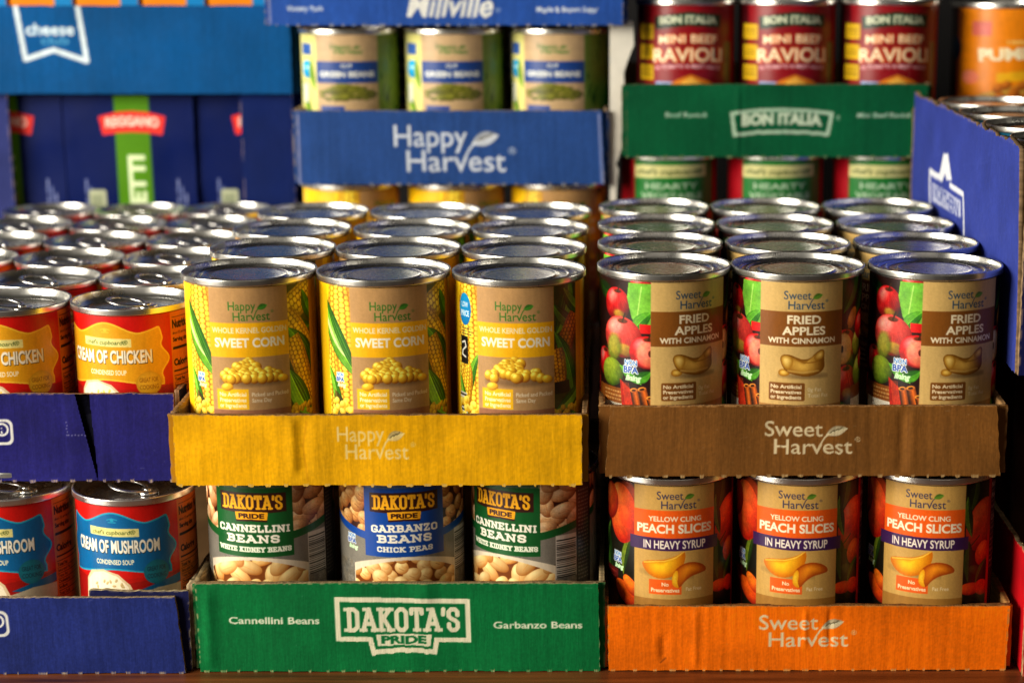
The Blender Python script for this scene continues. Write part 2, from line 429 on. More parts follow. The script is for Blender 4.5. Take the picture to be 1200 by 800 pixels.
def art_corn(sticker, res=5.4):
    A = Art(240, 104, res, (.93, .70, .05), -120); P = 22.8
    for s0 in (-120, 52): A.rect(s0, 0, s0+68, 105, (.80, .56, .05))
    # left picture: cob, husk
    A.set_clip(-41, 0, -P, 105); A.rect(-46, 0, -P, 105, (.93, .74, .12))
    A.cob((-29, 84), (-31, -14), 10.5, (.62, .38, .02), (1, .87, .32), 3.0); A.cob((-40, 110), (-38, 30), 8, (.62, .38, .02), (1, .87, .32), 3.0)
    if sticker:
        A.leaf((-22, 38), (-36, 78), 4, 2, (.16, .38, .05), (.50, .70, .20)); A.cob((-38, 84), (-31, 44), 6, k=2.3)
        A.leaf((-41, 52), (-34, 86), 3, -2, (.18, .40, .06), (.55, .76, .25)); A.rect(-46, 63, -33, 80, (.80, .78, .72))
        for i in range(7): A.rect(-46, 64+i*2.2, -33, 65+i*2.2, (.10, .09, .08))
    else:
        A.leaf((-44, 6), (-18, 52), 6.2, 2.5, (.15, .36, .05), (.46, .66, .18)); A.leaf((-43, 16), (-27, 40), 2.0, 1, (.5, .66, .3), (.80, .88, .58))
        A.leaf((-41, 46), (-31, 82), 3.4, -2, (.18, .40, .06), (.55, .76, .25)); A.leaf((-36, 60), (-22, 80), 5, 2, (.25, .24, .08), (.46, .42, .18))
    for i in range(70): A.blob(rng.uniform(-43, -21), rng.uniform(66, 105), 2.4, 2, rng.uniform(0, 3), (.72, .5, .05), (1, .90, .42))
    A.set_clip(); A.photo(-41, -P, .08)
    if not sticker: non_bpa(A, -31.5, 50.5, .72)
    # right picture
    A.set_clip(P, 0, 47, 105); A.rect(P, 0, 52, 105, (.25, .26, .04))
    if sticker:
        A.leaf((24, 28), (34, -6), 6, 3, (.12, .28, .03), (.40, .58, .14)); A.leaf((46, 18), (30, 2), 4, -2, (.12, .28, .03), (.46, .62, .16)); A.leaf((22, 10), (42, 26), 4, 2, (.10, .24, .03), (.34, .52, .10))
        A.cob((40, 18), (26, 42), 6.5, (.32, .16, .02), (.70, .46, .10), 2.3); A.leaf((23, 26), (38, 66), 5, -3, (.10, .26, .04), (.36, .56, .14))
        A.cob((24, 36), (27, 58), 6, (.42, .24, .02), (.86, .62, .12), 2.3); A.rect(P, 55, 34, 62, (.10, .10, .05)); A.leaf((23, 72), (46, 58), 4, 1, (.13, .30, .05), (.50, .66, .24)); A.leaf((22, 80), (46, 70), 4, 1, (.13, .30, .05), (.44, .62, .2))
    else:
        A.cob((22, 15), (50, 0), 8.5, (.46, .34, .04), (.90, .76, .22), 2.8); A.leaf((22, 16), (42, 26), 4, 3, (.10, .27, .03), (.30, .48, .08))
        A.cob((20, 16), (43, 46), 7.5, (.46, .32, .04), (.88, .72, .20), 2.8); A.leaf((46, 24), (34, 4), 4, -2, (.12, .30, .03), (.36, .56, .10))
        A.leaf((22, 24), (42, 62), 6.5, -4, (.10, .28, .04), (.42, .64, .14)); A.cob((25, 30), (42, 74), 6.5, (.46, .30, .03), (.90, .72, .18), 2.8)
        A.leaf((22, 48), (40, 80), 6.8, 1.5, (.13, .34, .05), (.54, .78, .22))
    for i in range(30): A.blob(rng.uniform(22, 46), rng.uniform(70, 76), 2, 1.6, rng.uniform(0, 3), (.5, .34, .05), (.86, .72, .2))
    A.set_clip(); A.photo(P, 46, .09)
    A.rect(40.5, 0, 47, 105, (.78, .53, .06)); A.rect(-120, 0, -41, 105, (.95, .74, .05))
    if sticker:
        A.blob(-33.5, 14.5, 5.8, 9.2, 0, (.0, .42, .68), (.04, .60, .85))
        A.text('LOW', -33.5, 11.8, 2.8, (.9, .96, 1), w=6.4, bold=.03); A.text('PRICE', -33.5, 16.8, 3.0, (.9, .96, 1), w=8, bold=.03)
        A.lines(-37, 25, -27, 3, 1.6, .8, (.3, .28, .2), 4)
        A.rect(-38.5, 30, -31, 46, (.06, .06, .06)); A.stroke([(-37, 34), (-34, 33), (-33, 36), (-36.5, 38.5), (-37, 41), (-33.5, 42)], 1, (.9, .9, .85))
    # front panel
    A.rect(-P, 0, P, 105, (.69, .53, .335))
    harvest_logo(A, 'Happy', .5, 7.2, 1.0, GREEN, (.25, .52, .14))
    A.rect(-P, 19.8, P, 39.2, (.94, .69, .06))
    A.text('WHOLE KERNEL GOLDEN', 0, 24, 2.9, (.93, .87, .70), w=43, bold=.025)
    A.text('SWEET CORN', 0, 31, 4.9, (.96, .93, .84), w=40, bold=.035)
    A.blob(2, 53.5, 20, 2.4, 0, (.44, .33, .21), (.48, .36, .24), soft=12, op=.85)
    pile = []
    for i in range(62):
        x = rng.normal(0, 8); top = 39.5+abs(x)*.55
        pile.append((x*.92-1, rng.uniform(min(top+.8, 50), 52)))
    pile.sort(key=lambda p: p[1])
    for x, y in pile:
        if abs(x) < 16: A.blob(x, y, 2.9, 3.0, rng.uniform(-.6, .6), (.44, .21, .01), (.97, .78, .17), .3)
    A.blob(18.3, 52.3, 3.3, 2.3, .2, (.62, .38, .02), (1, .82, .2), .2); A.blob(-13.5, 56.3, 3.6, 2.4, -.1, (.62, .38, .02), (1, .82, .2), .2)
    A.rect(-20, 57.4, -1.5, 69, (.95, .72, .08)); A.blob(-13.5, 56.3, 3.4, 2.2, -.1, (.62, .38, .02), (1, .82, .2), .2)
    for i, tx in enumerate(('No Artificial', 'Preservatives', 'or Ingredients')): A.text(tx, -18.4, 60.4+i*3.2, 2.2, (.98, .93, .75), w=15.5, bold=.03, align='L')
    A.text('Picked and Packed', .2, 60.6, 2.2, (.90, .83, .70), w=21, bold=.015, align='L'); A.text('Same Day', .2, 64, 2.2, (.90, .83, .70), w=11, bold=.015, align='L')
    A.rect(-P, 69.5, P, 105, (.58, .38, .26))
    A.grain(.035, 9, 1); A.grain(.03, .6, 2)
    return A


def apple(A, x, y, r, hue=0, sx=1.0):
    lo, hi = [((.32, .02, .03), (.86, .10, .12)), ((.42, .05, .04), (.93, .34, .30)), ((.25, .30, .04), (.66, .74, .28))][hue]
    A.blob(x, y, r*sx, r, .1, lo, hi, .3)
    n = np.random.default_rng(int(abs(x*7+y*3))+1)
    for i in range(16):
        a = n.uniform(-1.2, 1.2); A.stroke([(x+math.sin(a)*r*.3*sx, y-r*.7), (x+math.sin(a)*r*.85*sx, y+n.uniform(-.2, .6)*r)], r*.05, hi if hue else (.95, .45, .35), .25)
    if hue != 2: A.blob(x-r*.25*sx, y-r*.3, r*.38*sx, r*.5, .3, hi, (1, .72, .64), soft=16, op=.5)
    if hue != 2: A.blob(x+r*.25, y+r*.62, r*.5, r*.3, .2, (.35, .36, .05), (.72, .74, .25), soft=8, op=.65)
    A.blob(x+.1*r, y-.78*r, .3*r, .12*r, 0, (.15, .08, .02), (.3, .2, .05), soft=3, op=.8)
    A.stroke([(x+.1*r, y-.75*r), (x+.25*r, y-1.15*r)], .09*r, (.25, .15, .06))


def stick(A, p0, p1, wd):
    p0, p1 = np.array(p0, float), np.array(p1, float); d = (p1-p0)/np.hypot(*(p1-p0)); n = np.array([-d[1], d[0]])
    for k in np.linspace(-1, 1, 9):
        f = 1-.55*abs(k+.25); A.stroke([p0+n*k*wd*.85, p1+n*k*wd*.85], wd*.34, np.array((.80, .40, .10))*f+.02)
    A.blob(*p0, wd*1.05, wd*.55, math.atan2(n[1], n[0]), (.6, .3, .1), (.93, .60, .25)); A.blob(*p0, wd*.6, wd*.28, math.atan2(n[1], n[0]), (.18, .07, .02), (.25, .1, .03))


def art_apple(res=5.4):
    A = Art(240, 104, res, (.13, .08, .03), -120)
    for i in range(26): apple(A, rng.uniform(-120, 120), rng.uniform(0, 105), rng.uniform(9, 13), int(rng.integers(0, 3)), .9)
    for i in range(10):
        x, y = rng.uniform(-120, 120), rng.uniform(0, 90); A.leaf((x, y), (x+rng.uniform(-12, 12), y+14), 4, 1, (.10, .28, .04), (.36, .58, .16))
    # left picture
    A.set_clip(-66, 0, -24, 105); A.rect(-66, 0, -24, 105, (.16, .05, .04))
    A.leaf((-66, 4), (-48, 10), 5, 1, (.05, .16, .04), (.14, .32, .08))
    apple(A, -47, 15, 10, 0, 1.0); apple(A, -30, 2, 7, 0); apple(A, -59, 52, 9, 0, .9)
    A.poly([(-38, 1), (-24, 1), (-24, 26), (-31, 30), (-36, 22), (-39, 10)], (.44, .68, .24)); A.stroke([(-30, 3), (-33, 25)], .6, (.65, .82, .42)); A.leaf((-24, 18), (-36, 32), 4, 1, (.16, .40, .07), (.40, .64, .20))
    A.rect(-31, 25.5, -24, 31, (.82, .08, .08))
    apple(A, -43.5, 34.5, 12.5, 1, 1.12); A.blob(-49, 42, 6, 9, .1, (.30, .34, .05), (.66, .72, .30), soft=14, op=.85)
    apple(A, -27, 42.5, 10, 0, 1.05); A.blob(-26, 44, 7, 8, 0, (.80, .25, .22), (.98, .62, .50), soft=10, op=.85); A.blob(-24.6, 43, 1.3, 2, 0, (.3, .1, .05), (.4, .15, .1))
    A.blob(-51, 57, 9.5, 8.6, -.1, (.20, .28, .03), (.58, .66, .22))
    A.leaf((-44, 52), (-30, 62), 4, -1, (.13, .36, .06), (.38, .62, .18)); A.leaf((-36, 60), (-24, 54), 3.5, 1, (.13, .36, .06), (.34, .58, .16))
    A.rect(-66, 66, -41, 105, (.50, .30, .10)); A.lines(-58, 68, -43, 3, 2.4, 1, (.85, .7, .5), 3, .5); A.rect(-66, 75.5, -40, 105, (.82, .78, .70))
    A.poly([(-44, 60), (-36, 66), (-30, 105), (-40, 105)], (.62, .14, .08))
    for i in range(5): A.stroke([(-42+i, 62), (-36+i, 100)], .5, (.85, .35, .15), .6)
    stick(A, (-29.5, 65), (-23, 90), 2.6); stick(A, (-34.5, 66), (-29, 92), 2.4); stick(A, (-25, 70), (-19, 95), 2.0)
    A.set_clip(); A.photo(-110, -24.5); A.photo(24.5, 110)
    non_bpa(A, -36.5, 49.5, 1.12)
    # right picture
    A.set_clip(24, 0, 60, 105); A.rect(24, 0, 60, 105, (.14, .04, .04))
    A.leaf((26, 20), (40, -6), 5, 1, (.06, .20, .03), (.24, .44, .12)); A.leaf((36, 24), (48, 2), 4.5, 1, (.06, .20, .03), (.26, .46, .13)); A.blob(34, 24, 4, 7, .5, (.5, .3, .05), (.85, .6, .2))
    apple(A, 27, 41, 11, 0); A.blob(26, 42, 8, 9.5, 0, (.8, .55, .3), (.97, .88, .62), soft=6, op=.9); A.blob(25.2, 42, 1, 2.2, 0, (.2, .1, .04), (.3, .15, .06))
    apple(A, 40, 40, 8, 2, .7); apple(A, 28, 63, 11, 0); apple(A, 46, 30, 9, 0); apple(A, 44, 58, 10, 2, .8); apple(A, 50, 52, 7, 0)
    A.rect(34, 66, 60, 74, (.50, .30, .10)); A.rect(34, 74, 60, 105, (.82, .78, .70)); A.leaf((24, 74), (36, 90), 4, 0, (.1, .3, .05), (.3, .5, .12))
    A.set_clip(); A.photo(24.5, 60)
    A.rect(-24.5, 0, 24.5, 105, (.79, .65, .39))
    harvest_logo(A, 'Sweet', 1, 4.6, 1.0, (.13, .27, .38), (.36, .56, .15))
    A.rect(-24.5, 17.5, 24.5, 38.5, (.50, .29, .09))
    A.text('FRIED', 1, 22.3, 4.7, (.96, .90, .76), w=19, bold=.03); A.text('APPLES', 1, 29, 4.7, (.96, .90, .76), w=24.5, bold=.03); A.text('WITH CINNAMON', 0, 34.9, 3.1, (.95, .89, .76), w=39, bold=.035)
    A.blob(1, 56.2, 14, 1.7, 0, (.44, .34, .20), (.52, .41, .25), soft=9, op=.8)
    Q = lambda P: [((x-425)/9.9, (y-95)/9.9/.94) for x, y in P]
    A.shaded(Q([(295, 590), (320, 578), (352, 590), (362, 610), (330, 624), (297, 616)]), (.58, .36, .05), (.95, .78, .36), Q([(325, 598)])[0])
    A.shaded(Q([(303, 522), (318, 498), (360, 498), (402, 516), (432, 526), (470, 520), (502, 488), (536, 468), (555, 478), (552, 530), (558, 562), (545, 592), (510, 612), (450, 624), (390, 612), (348, 600), (318, 570)]), (.46, .27, .04), (.90, .70, .30), Q([(430, 565)])[0])
    A.shaded(Q([(306, 520), (320, 501), (356, 502), (380, 530), (372, 565), (345, 590), (318, 562)]), (.62, .42, .10), (.97, .82, .44), Q([(338, 530)])[0], op=.8)
    A.shaded(Q([(505, 492), (536, 472), (552, 482), (548, 520), (510, 535), (490, 520)]), (.60, .40, .09), (.92, .74, .36), Q([(528, 498)])[0], op=.8)
    A.stroke(Q([(395, 524), (440, 545), (500, 540), (545, 524)]), .8, (.50, .29, .05), .55); A.stroke(Q([(350, 590), (430, 600), (520, 590)]), 1.2, (.97, .82, .48), .35)
    A.rect(-18.5, 60.5, 2, 71.5, (.48, .28, .09), r=1)
    for i, tx in enumerate(('No Artificial', 'Preservatives', 'or Ingredients')): A.text(tx, -17.4, 62.9+i*3.2, 2.1, (.96, .88, .72), w=17.5, bold=.03, align='L')
    A.text('0g Fat', 3.6, 64.6, 2.2, (.92, .84, .66), w=8, align='L', bold=.01); A.text('Total Fat', 3.6, 68.2, 2.2, (.92, .84, .66), w=12, align='L', bold=.01)
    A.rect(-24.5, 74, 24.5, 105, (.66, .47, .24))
    A.grain(.03, 9, 1); A.grain(.03, .6, 2)
    return A


def art_peach(res=5.4):
    A = Art(240, 104, res, (.10, .09, .03), -120)
    pl, ph = (.45, .06, .02), (.98, .45, .16)
    for i in range(18):
        x, y = rng.uniform(-120, 120), rng.uniform(0, 95); A.leaf((x, y), (x+rng.uniform(-9, 9), y+22), 4.5, 2, (.04, .10, .02), (.18, .30, .08))
    for i in range(11): A.blob(rng.choice([-1, 1])*rng.uniform(45, 115), rng.uniform(5, 90), 10, 12, .2, pl, (.85, .30, .12))
    A.set_clip(-66, 0, -24, 105)
    A.leaf((-50, 34), (-42, 86), 7, 3, (.06, .16, .03), (.34, .52, .18)); A.leaf((-26, 32), (-33, 60), 3, 2, (.10, .2, .03), (.45, .50, .14))
    A.blob(-35, 21, 12.5, 19, -.1, (.62, .10, .03), (1, .52, .22), .12); A.blob(-30, 14, 9, 15, 0, (.80, .18, .06), (.98, .40, .20), soft=14, op=.6)
    A.rect(-60, 58, -38, 105, (.34, .07, .05)); A.lines(-52, 60, -40, 3, 3, .8, (.6, .3, .25), 5, .5); A.blob(-30, 72, 12, 6, .6, (.5, .1, .02), (.95, .40, .08)); A.blob(-27, 66, 8, 4, .8, (.6, .15, .02), (.98, .50, .12))
    A.blob(-47, 16, 9, 12, .2, (.5, .08, .03), (.95, .42, .18), .1); A.leaf((-48, 30), (-58, 62), 5, 2, (.10, .2, .04), (.36, .52, .18))
    A.set_clip(); A.photo(-70, -24.5); non_bpa(A, -38.5, 48, .95)
    A.set_clip(24, 0, 46, 105)
    A.rect(24, 0, 46, 105, (.05, .06, .02)); A.leaf((28, 18), (32, -6), 4, 1, (.08, .12, .03), (.28, .34, .10))
    A.blob(38, 27, 12, 17, .35, (.42, .05, .02), (.90, .34, .16), .08); A.stroke([(26, 42), (36, 34)], .7, (.12, .2, .05)); A.leaf((28, 36), (28, 62), 3.6, 0, (.05, .1, .02), (.22, .32, .1))
    A.blob(34, 56, 6, 3, .5, (.06, .1, .03), (.25, .3, .12)); A.blob(30, 67, 8, 4, .1, (.55, .08, .02), (.95, .35, .08)); A.blob(40, 68, 7, 5, .4, (.5, .06, .02), (.88, .26, .06)); A.blob(36, 61, 2, 2, 0, (.02, .02, .01), (.1, .05, .02))
    A.blob(40, 46, 7, 8, .2, (.5, .08, .02), (.95, .42, .14), .06); A.leaf((26, 8), (30, 34), 3, 1, (.10, .18, .04), (.36, .46, .16)); A.leaf((44, 50), (34, 64), 3, 1, (.10, .18, .04), (.34, .46, .14))
    A.set_clip(); A.photo(24.5, 44.5)
    A.rect(44.5, 0, 48, 105, (.74, .09, .07)); A.rect(48, 0, 68, 105, (.20, .03, .09))
    for i, (tx, h) in enumerate((('Nutrition', 3.6), ('Facts', 3.4), ('Servings', 2), ('Calories', 3.8), ('Total Fat', 1.8), ('Sodium', 1.8), ('Carbs', 1.8), ('Protein', 1.8))): A.text(tx, 49, 5+i*7, h, (.80, .68, .66), w=min(17, h*4.3), bold=.02, align='L'); A.rect(49, 8.5+i*7, 66, 9.0+i*7, (.7, .55, .55))
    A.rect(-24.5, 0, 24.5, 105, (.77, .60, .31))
    harvest_logo(A, 'Sweet', 1, 2.8, 1.0, (.20, .19, .30), (.35, .52, .14))
    A.rect(-24.5, 15.2, 24.5, 34, (.93, .36, .07))
    A.text('YELLOW CLING', 0, 20.6, 3.0, (.98, .90, .76), w=31, bold=.025); A.text('PEACH SLICES', 0, 26.8, 5.2, (.98, .92, .80), w=45, bold=.033)
    A.poly([(-27.5, 32.4), (27.5, 33), (27.5, 41), (-27.5, 40.4)], (.22, .10, .30)); A.text('IN HEAVY SYRUP', 0, 36.8, 4.9, (.97, .92, .84), w=37, bold=.02)
    A.blob(-5, 56, 16, 2.2, .1, (.5, .38, .18), (.55, .42, .2), soft=8, op=.5)
    Q = lambda P: [((x-425)/9.4, 53+(y-568)/9.4/.94) for x, y in P]
    c1 = [(240, 532), (268, 518), (320, 513), (370, 508), (430, 488), (474, 458), (484, 480), (478, 525), (460, 562), (420, 600), (352, 620), (292, 603), (255, 568)]
    A.shaded(Q(c1), (.80, .42, .02), (1, .78, .12), Q([(350, 545)])[0])
    A.stroke(Q([(255, 530), (320, 520), (370, 516), (430, 496), (472, 466)]), .7, (1, .86, .35), .7)
    c2 = [(408, 640), (412, 592), (440, 550), (490, 524), (550, 528), (596, 552), (608, 582), (572, 592), (522, 602), (482, 628), (452, 668), (425, 664)]
    A.rect(-15, 59, 4, 68.5, (.92, .36, .08)); A.text('No', -5.5, 62, 2.3, (.98, .88, .7), w=4, bold=.03); A.text('Preservatives', -5.5, 65.8, 2.3, (.98, .88, .7), w=16.5, bold=.03)
    A.shaded(Q(c2), (.62, .24, .02), (.96, .56, .09), Q([(500, 560)])[0]); A.shaded(Q([(408, 640), (412, 592), (436, 560), (446, 590), (438, 640), (450, 668), (425, 664)]), (.92, .60, .06), (1, .80, .18), Q([(424, 610)])[0], op=.9)
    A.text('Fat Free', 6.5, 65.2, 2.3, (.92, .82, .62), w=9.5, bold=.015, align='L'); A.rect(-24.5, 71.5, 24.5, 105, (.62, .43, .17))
    A.grain(.03, 9, 1); A.grain(.03, .6, 2)
    return A


def bean_field(A, x0, y0, x1, y1, size, chick, seed, dark=(.24, .09, .04), lo=(.52, .30, .15), hi=(.93, .76, .58)):
    r = np.random.default_rng(seed); A.rect(x0, y0, x1, y1, dark)
    pts = []
    for i in range(int((x1-x0)*(y1-y0)/(size*size)*9)):
        p = (r.uniform(x0, x1), r.uniform(y0, y1))
        if all((p[0]-q[0])**2+(p[1]-q[1])**2 > (size*(1.22 if chick else 1.4))**2 for q in pts): pts.append(p)
    for (x, y) in pts:
        k = r.uniform(.85, 1.08); c = r.uniform(.88, 1.05); h = np.minimum(np.array(hi)*c, 1)
        a = r.uniform(0, 3.14)
        if chick:
            A.blob(x, y, size*1.02*k, size*.9*k, a, np.array(lo)*c, h, .1); A.blob(x+size*.35, y-size*.3, size*.4, size*.36, a, np.array(lo)*1.1, h, soft=3, op=.6)
            A.stroke([(x-size*.3, y+size*.1), (x+size*.2, y+size*.4)], size*.09, np.array(lo)*.9, .6)
        else:
            A.blob(x, y, size*1.5*k, size*.85*k, a, np.array(lo)*c, h, .08); A.stroke([(x-size*.7*math.cos(a), y-size*.7*math.sin(a)+size*.15), (x+size*.7*math.cos(a), y+size*.7*math.sin(a)+size*.15)], size*.07, np.array(lo)*1.2, .45)


def dakota_badge(A, cx, v, k, box, word, tab, tabtx, outline=None):
    """brown box with the two-line wordmark; 40 x 13 mm at k = 1"""
    P = lambda pts: [(cx+x*k, v+y*k) for x, y in pts]
    if outline is None:
        A.poly(P([(-20, 0), (0, -.5), (20, 0), (20, 12.5), (9.5, 12.9), (9, 18.8), (0, 18.2), (-9, 18.8), (-9.5, 12.9), (-20, 12.5)]), box)
    A.slab("DAKOTA'S", cx, v+6.3*k, 9.6*k, word, 35.5*k, t=.155, arc=.5*k)
    A.poly(P([(-9.6, 12.4), (0, 11.9), (9.6, 12.4), (9, 17.6), (0, 17), (-9, 17.6)]), tab)
    A.text('PRIDE', cx, v+14.9*k, 2.9*k, tabtx, w=15*k, bold=.05)


def art_bean(chick, res=5.4):
    main = (.02, .26, .60) if chick else (.05, .32, .13)
    A = Art(240, 104, res, (.46, .44, .40), -120)
    gr = vnoise(A.ny, A.nx, 2.2, 5)[..., None]; A.a *= .85+.3*gr
    for (a, b, sd) in ((-66, -23, 3), (23, 66, 4)):
        A.set_clip(a, 0, b, 60)
        if chick: bean_field(A, a, -3, b, 36, 5.6, True, sd, hi=(.93, .72, .48), lo=(.55, .32, .13))
        else: bean_field(A, a, -3, b, 36, 5.8, False, sd)
        A.clip = None
    A.photo(-66, -23, .08); A.photo(23, 66, .08)
    # sweeping band under the bean pictures
    for sgn in (-1, 1):
        t = np.linspace(20, 66, 20); y = 33-((t-20)/46)**1.3*12
        up = np.c_[sgn*t, y-2.6]; dn = np.c_[sgn*t, y+2.6]; lo = np.c_[sgn*t, y*0+52]
        A.poly(np.vstack([dn, lo[::-1]]), (.47, .45, .41)); A.poly(np.vstack([up, dn[::-1]]), main)
    A.grain(.05, .5, 8)
    if chick: non_bpa(A, -35, 35, .9)
    # bowl
    t = np.linspace(-1, 1, 30); rim = np.c_[t*33, 46.2+(t**2)*7]
    A.poly(np.vstack([rim, [(33, 105), (-33, 105)]]), (.86, .80, .70))
    A.set_clip(-33, 44, 33, 105)
    msk = A.box(-33, 44, 33, 105); (j0, j1, i0, i1), X, Y = msk
    c2 = np.zeros((A.ny, A.nx), dtype=np.float32); c2[j0:j1, i0:i1] = (Y > 48.3+(np.abs(X)/31)**2*9.5) & (np.abs(X) < 32.5); A.clip = c2
    bean_field(A, -34, 46, 34, 72, 5.0 if chick else 5.8, chick, 11, dark=(.45, .22, .06), lo=(.70, .42, .16), hi=(1, .86, .58)); A.clip = None
    A.rect(-33, 72, 33, 105, (.55, .33, .16))
    A.rect(-24, 0, 24, 46, main)
    dakota_badge(A, 0, 3.2, 1.02, (.20, .07, .04), (.96, .68, .10), (.95, .66, .10), (.20, .07, .04))
    A.slab('GARBANZO' if chick else 'CANNELLINI', 0, 27.4, 5.2, (.96, .93, .86), 40 if chick else 44, t=.23, arc=.6); A.slab('BEANS', 0, 34, 5.6, (.96, .93, .86), 32, t=.24, arc=.2)
    if chick: A.slab('CHICK PEAS', 0, 41, 3.8, (.94, .92, .86), 33, t=.24)
    else: A.slab('WHITE KIDNEY BEANS', 0, 41, 3.6, (.90, .91, .82), 45, t=.25)
    # bar code and small print on the right
    A.rect(33, 33, 47, 62, (.80, .77, .72))
    r = np.random.default_rng(5); y = 36
    while y < 61:
        h = r.choice([.35, .6, .9]); A.rect(33.5, y, 46.5, y+h, (.06, .05, .05)); y += h+r.choice([.4, .7, 1.0])
    A.rect(47, 0, 60, 105, (.13, .12, .12)); A.lines(48.5, 5, 58, 24, 2.6, 1.1, (.6, .58, .52), 2, .6)
    A.grain(.03, 9, 1)
    return A


def nutrition(A, u, col, ink, H=92, wd=26):
    A.rect(u, 0, u+wd, H, col); A.rect(u+1.2, 3.2, u+wd-1.2, 3.6, ink)
    rows = (('Nutrition Facts', 7.5, 4.6, 24, .05), ('about 2.5 servings per container', 13, 1.6, 22, .01), ('Serving size', 17, 2.5, 13, .04), ('Calories', 31, 3.8, 14.5, .05), ('Total Fat', 41.5, 2, 8.5, .03), ('Saturated Fat', 45, 1.7, 11, .01), ('Trans Fat', 48.5, 1.7, 8, .01), ('Cholesterol', 52, 1.9, 10, .02), ('Sodium', 55.5, 1.9, 7, .03), ('Total Carb.', 59.5, 1.9, 9.5, .03), ('Fiber', 63, 1.7, 5, .01))
    for tx, v, h, w_, bd in rows: A.text(tx, u+1.4, v, h, ink, w=w_, bold=bd, align='L')
    for v, h in ((21.5, 1.6), (35.8, 1.0), (39, .4), (43.3, .25), (46.8, .25), (50.2, .25), (53.8, .25), (57.4, .4), (61.3, .25)): A.rect(u+1.2, v, u+wd-1.2, v+h, ink)


def art_soup(chicken, res=5.4):
    A = Art(214, 91.5, res, (.76, .06, .03), -107)
    main = (.86, .60, .08) if chicken else (.0, .36, .58); edge = (.93, .72, .18) if chicken else (.12, .60, .72)
    t = np.linspace(0, 1, 60); half = 33
    def prof(x):
        a = abs(x)/half
        return 4+6.6*np.clip(np.sin(np.clip(a/.62, 0, 1)*math.pi/2), 0, 1)**2-3.4*np.clip((a-.55)/.4, 0, 1)**1.5+7*np.clip((a-.93)/.07, 0, 1)**2
    xs = np.linspace(-half, half, 80); top = np.c_[xs, [prof(x) for x in xs]]
    ys = np.linspace(15, 39, 24); rt = np.c_[half+2.6*np.sin((ys-15)/24*math.pi)**2-1.4*np.sin((ys-15)/24*2*math.pi*1.5), ys]
    bot = np.c_[xs, 40.5-2*np.cos(xs/half*math.pi)]
    lf = rt*[-1, 1]
    out = np.vstack([top, rt, bot[::-1], lf[::-1]])
    A.poly(out, main); A.stroke(np.vstack([out, out[:1]]), 1.0, edge)
    A.stroke([(-3, 8.2), (0, 7.2), (3, 8.2)], .5, edge); A.stroke([(-2.2, 9.6), (2.2, 9.6)], .5, edge); A.blob(0, 8.4, 1.1, .8, 0, edge, edge)
    A.poly([(-15, 12.8), (15, 13.6), (15, 18.6), (-15, 17.8)], (.88, .84, .52)); A.text("chef's cupboard®", 0, 15.8, 2.5, (.24, .32, .10), w=26, slant=.2, bold=.01)
    wt = (.95, .92, .84); word = 'CREAM OF CHICKEN' if chicken else 'CREAM OF MUSHROOM'
    A.text(word, .35, 24.9, 7.2, (.16, .13, .08), w=53, bold=.045, op=.8); A.text(word, 0, 24.5, 7.2, wt, w=53, bold=.035)
    A.text('CONDENSED SOUP', 0, 34, 2.7, (.95, .90, .76), w=23, bold=.03)
    A.rect(-60, 44, 41, 94, (.70, .06, .03))
    A.poly([(-60, 47), (-30, 44), (0, 48), (39, 43), (39, 60), (-60, 60)], (.50, .04, .03), .5)
    if not chicken: A.poly([(12, 52), (24, 48), (39, 45), (39, 50), (26, 54)], (.03, .33, .5)); A.poly([(5, 56), (24, 51), (39, 51), (39, 60), (5, 60)], (.72, .66, .55))
    # bowl of creamy soup
    B_ = lambda P: [(x*.66-4.5, y) for x, y in P]
    A.poly(B_([(-26, 62), (-24, 46), (-18, 40.5), (-4, 38.8), (10, 41.5), (20, 48), (25, 56), (26, 62)]), (.84, .74, .58))
    A.poly(B_([(-24, 62), (-22, 46.5), (-15, 41.6), (-4, 40), (9, 42.8), (18, 49), (23, 58)]), (.93, .88, .76))
    rr = np.random.default_rng(3)
    for i in range(12): A.blob(rr.uniform(-14, 5), rr.uniform(45, 58), 1.2, .7, rr.uniform(0, 3), (.6, .5, .3) if not chicken else (.85, .65, .2), (.8, .7, .5) if not chicken else (.98, .84, .4))
    A.blob(24, 41.2, 7.4, 7.4, 0, np.array(main)*.8 if chicken else (.03, .36, .44), edge if chicken else (.06, .44, .50), L=(0, 0))
    ink = (.60, .38, .05) if chicken else (.02, .20, .27)
    for i, tx in enumerate(('GREAT FOR', 'COOKING')): A.text(tx, 24, 39+i*4.4, 2.6, ink, w=11, bold=.02)
    nutrition(A, 39, (.80, .42, .10) if chicken else (.76, .38, .14), (.07, .04, .02), 94)
    A.grain(.03, 9, 1); A.grain(.03, .6, 2)
    return A


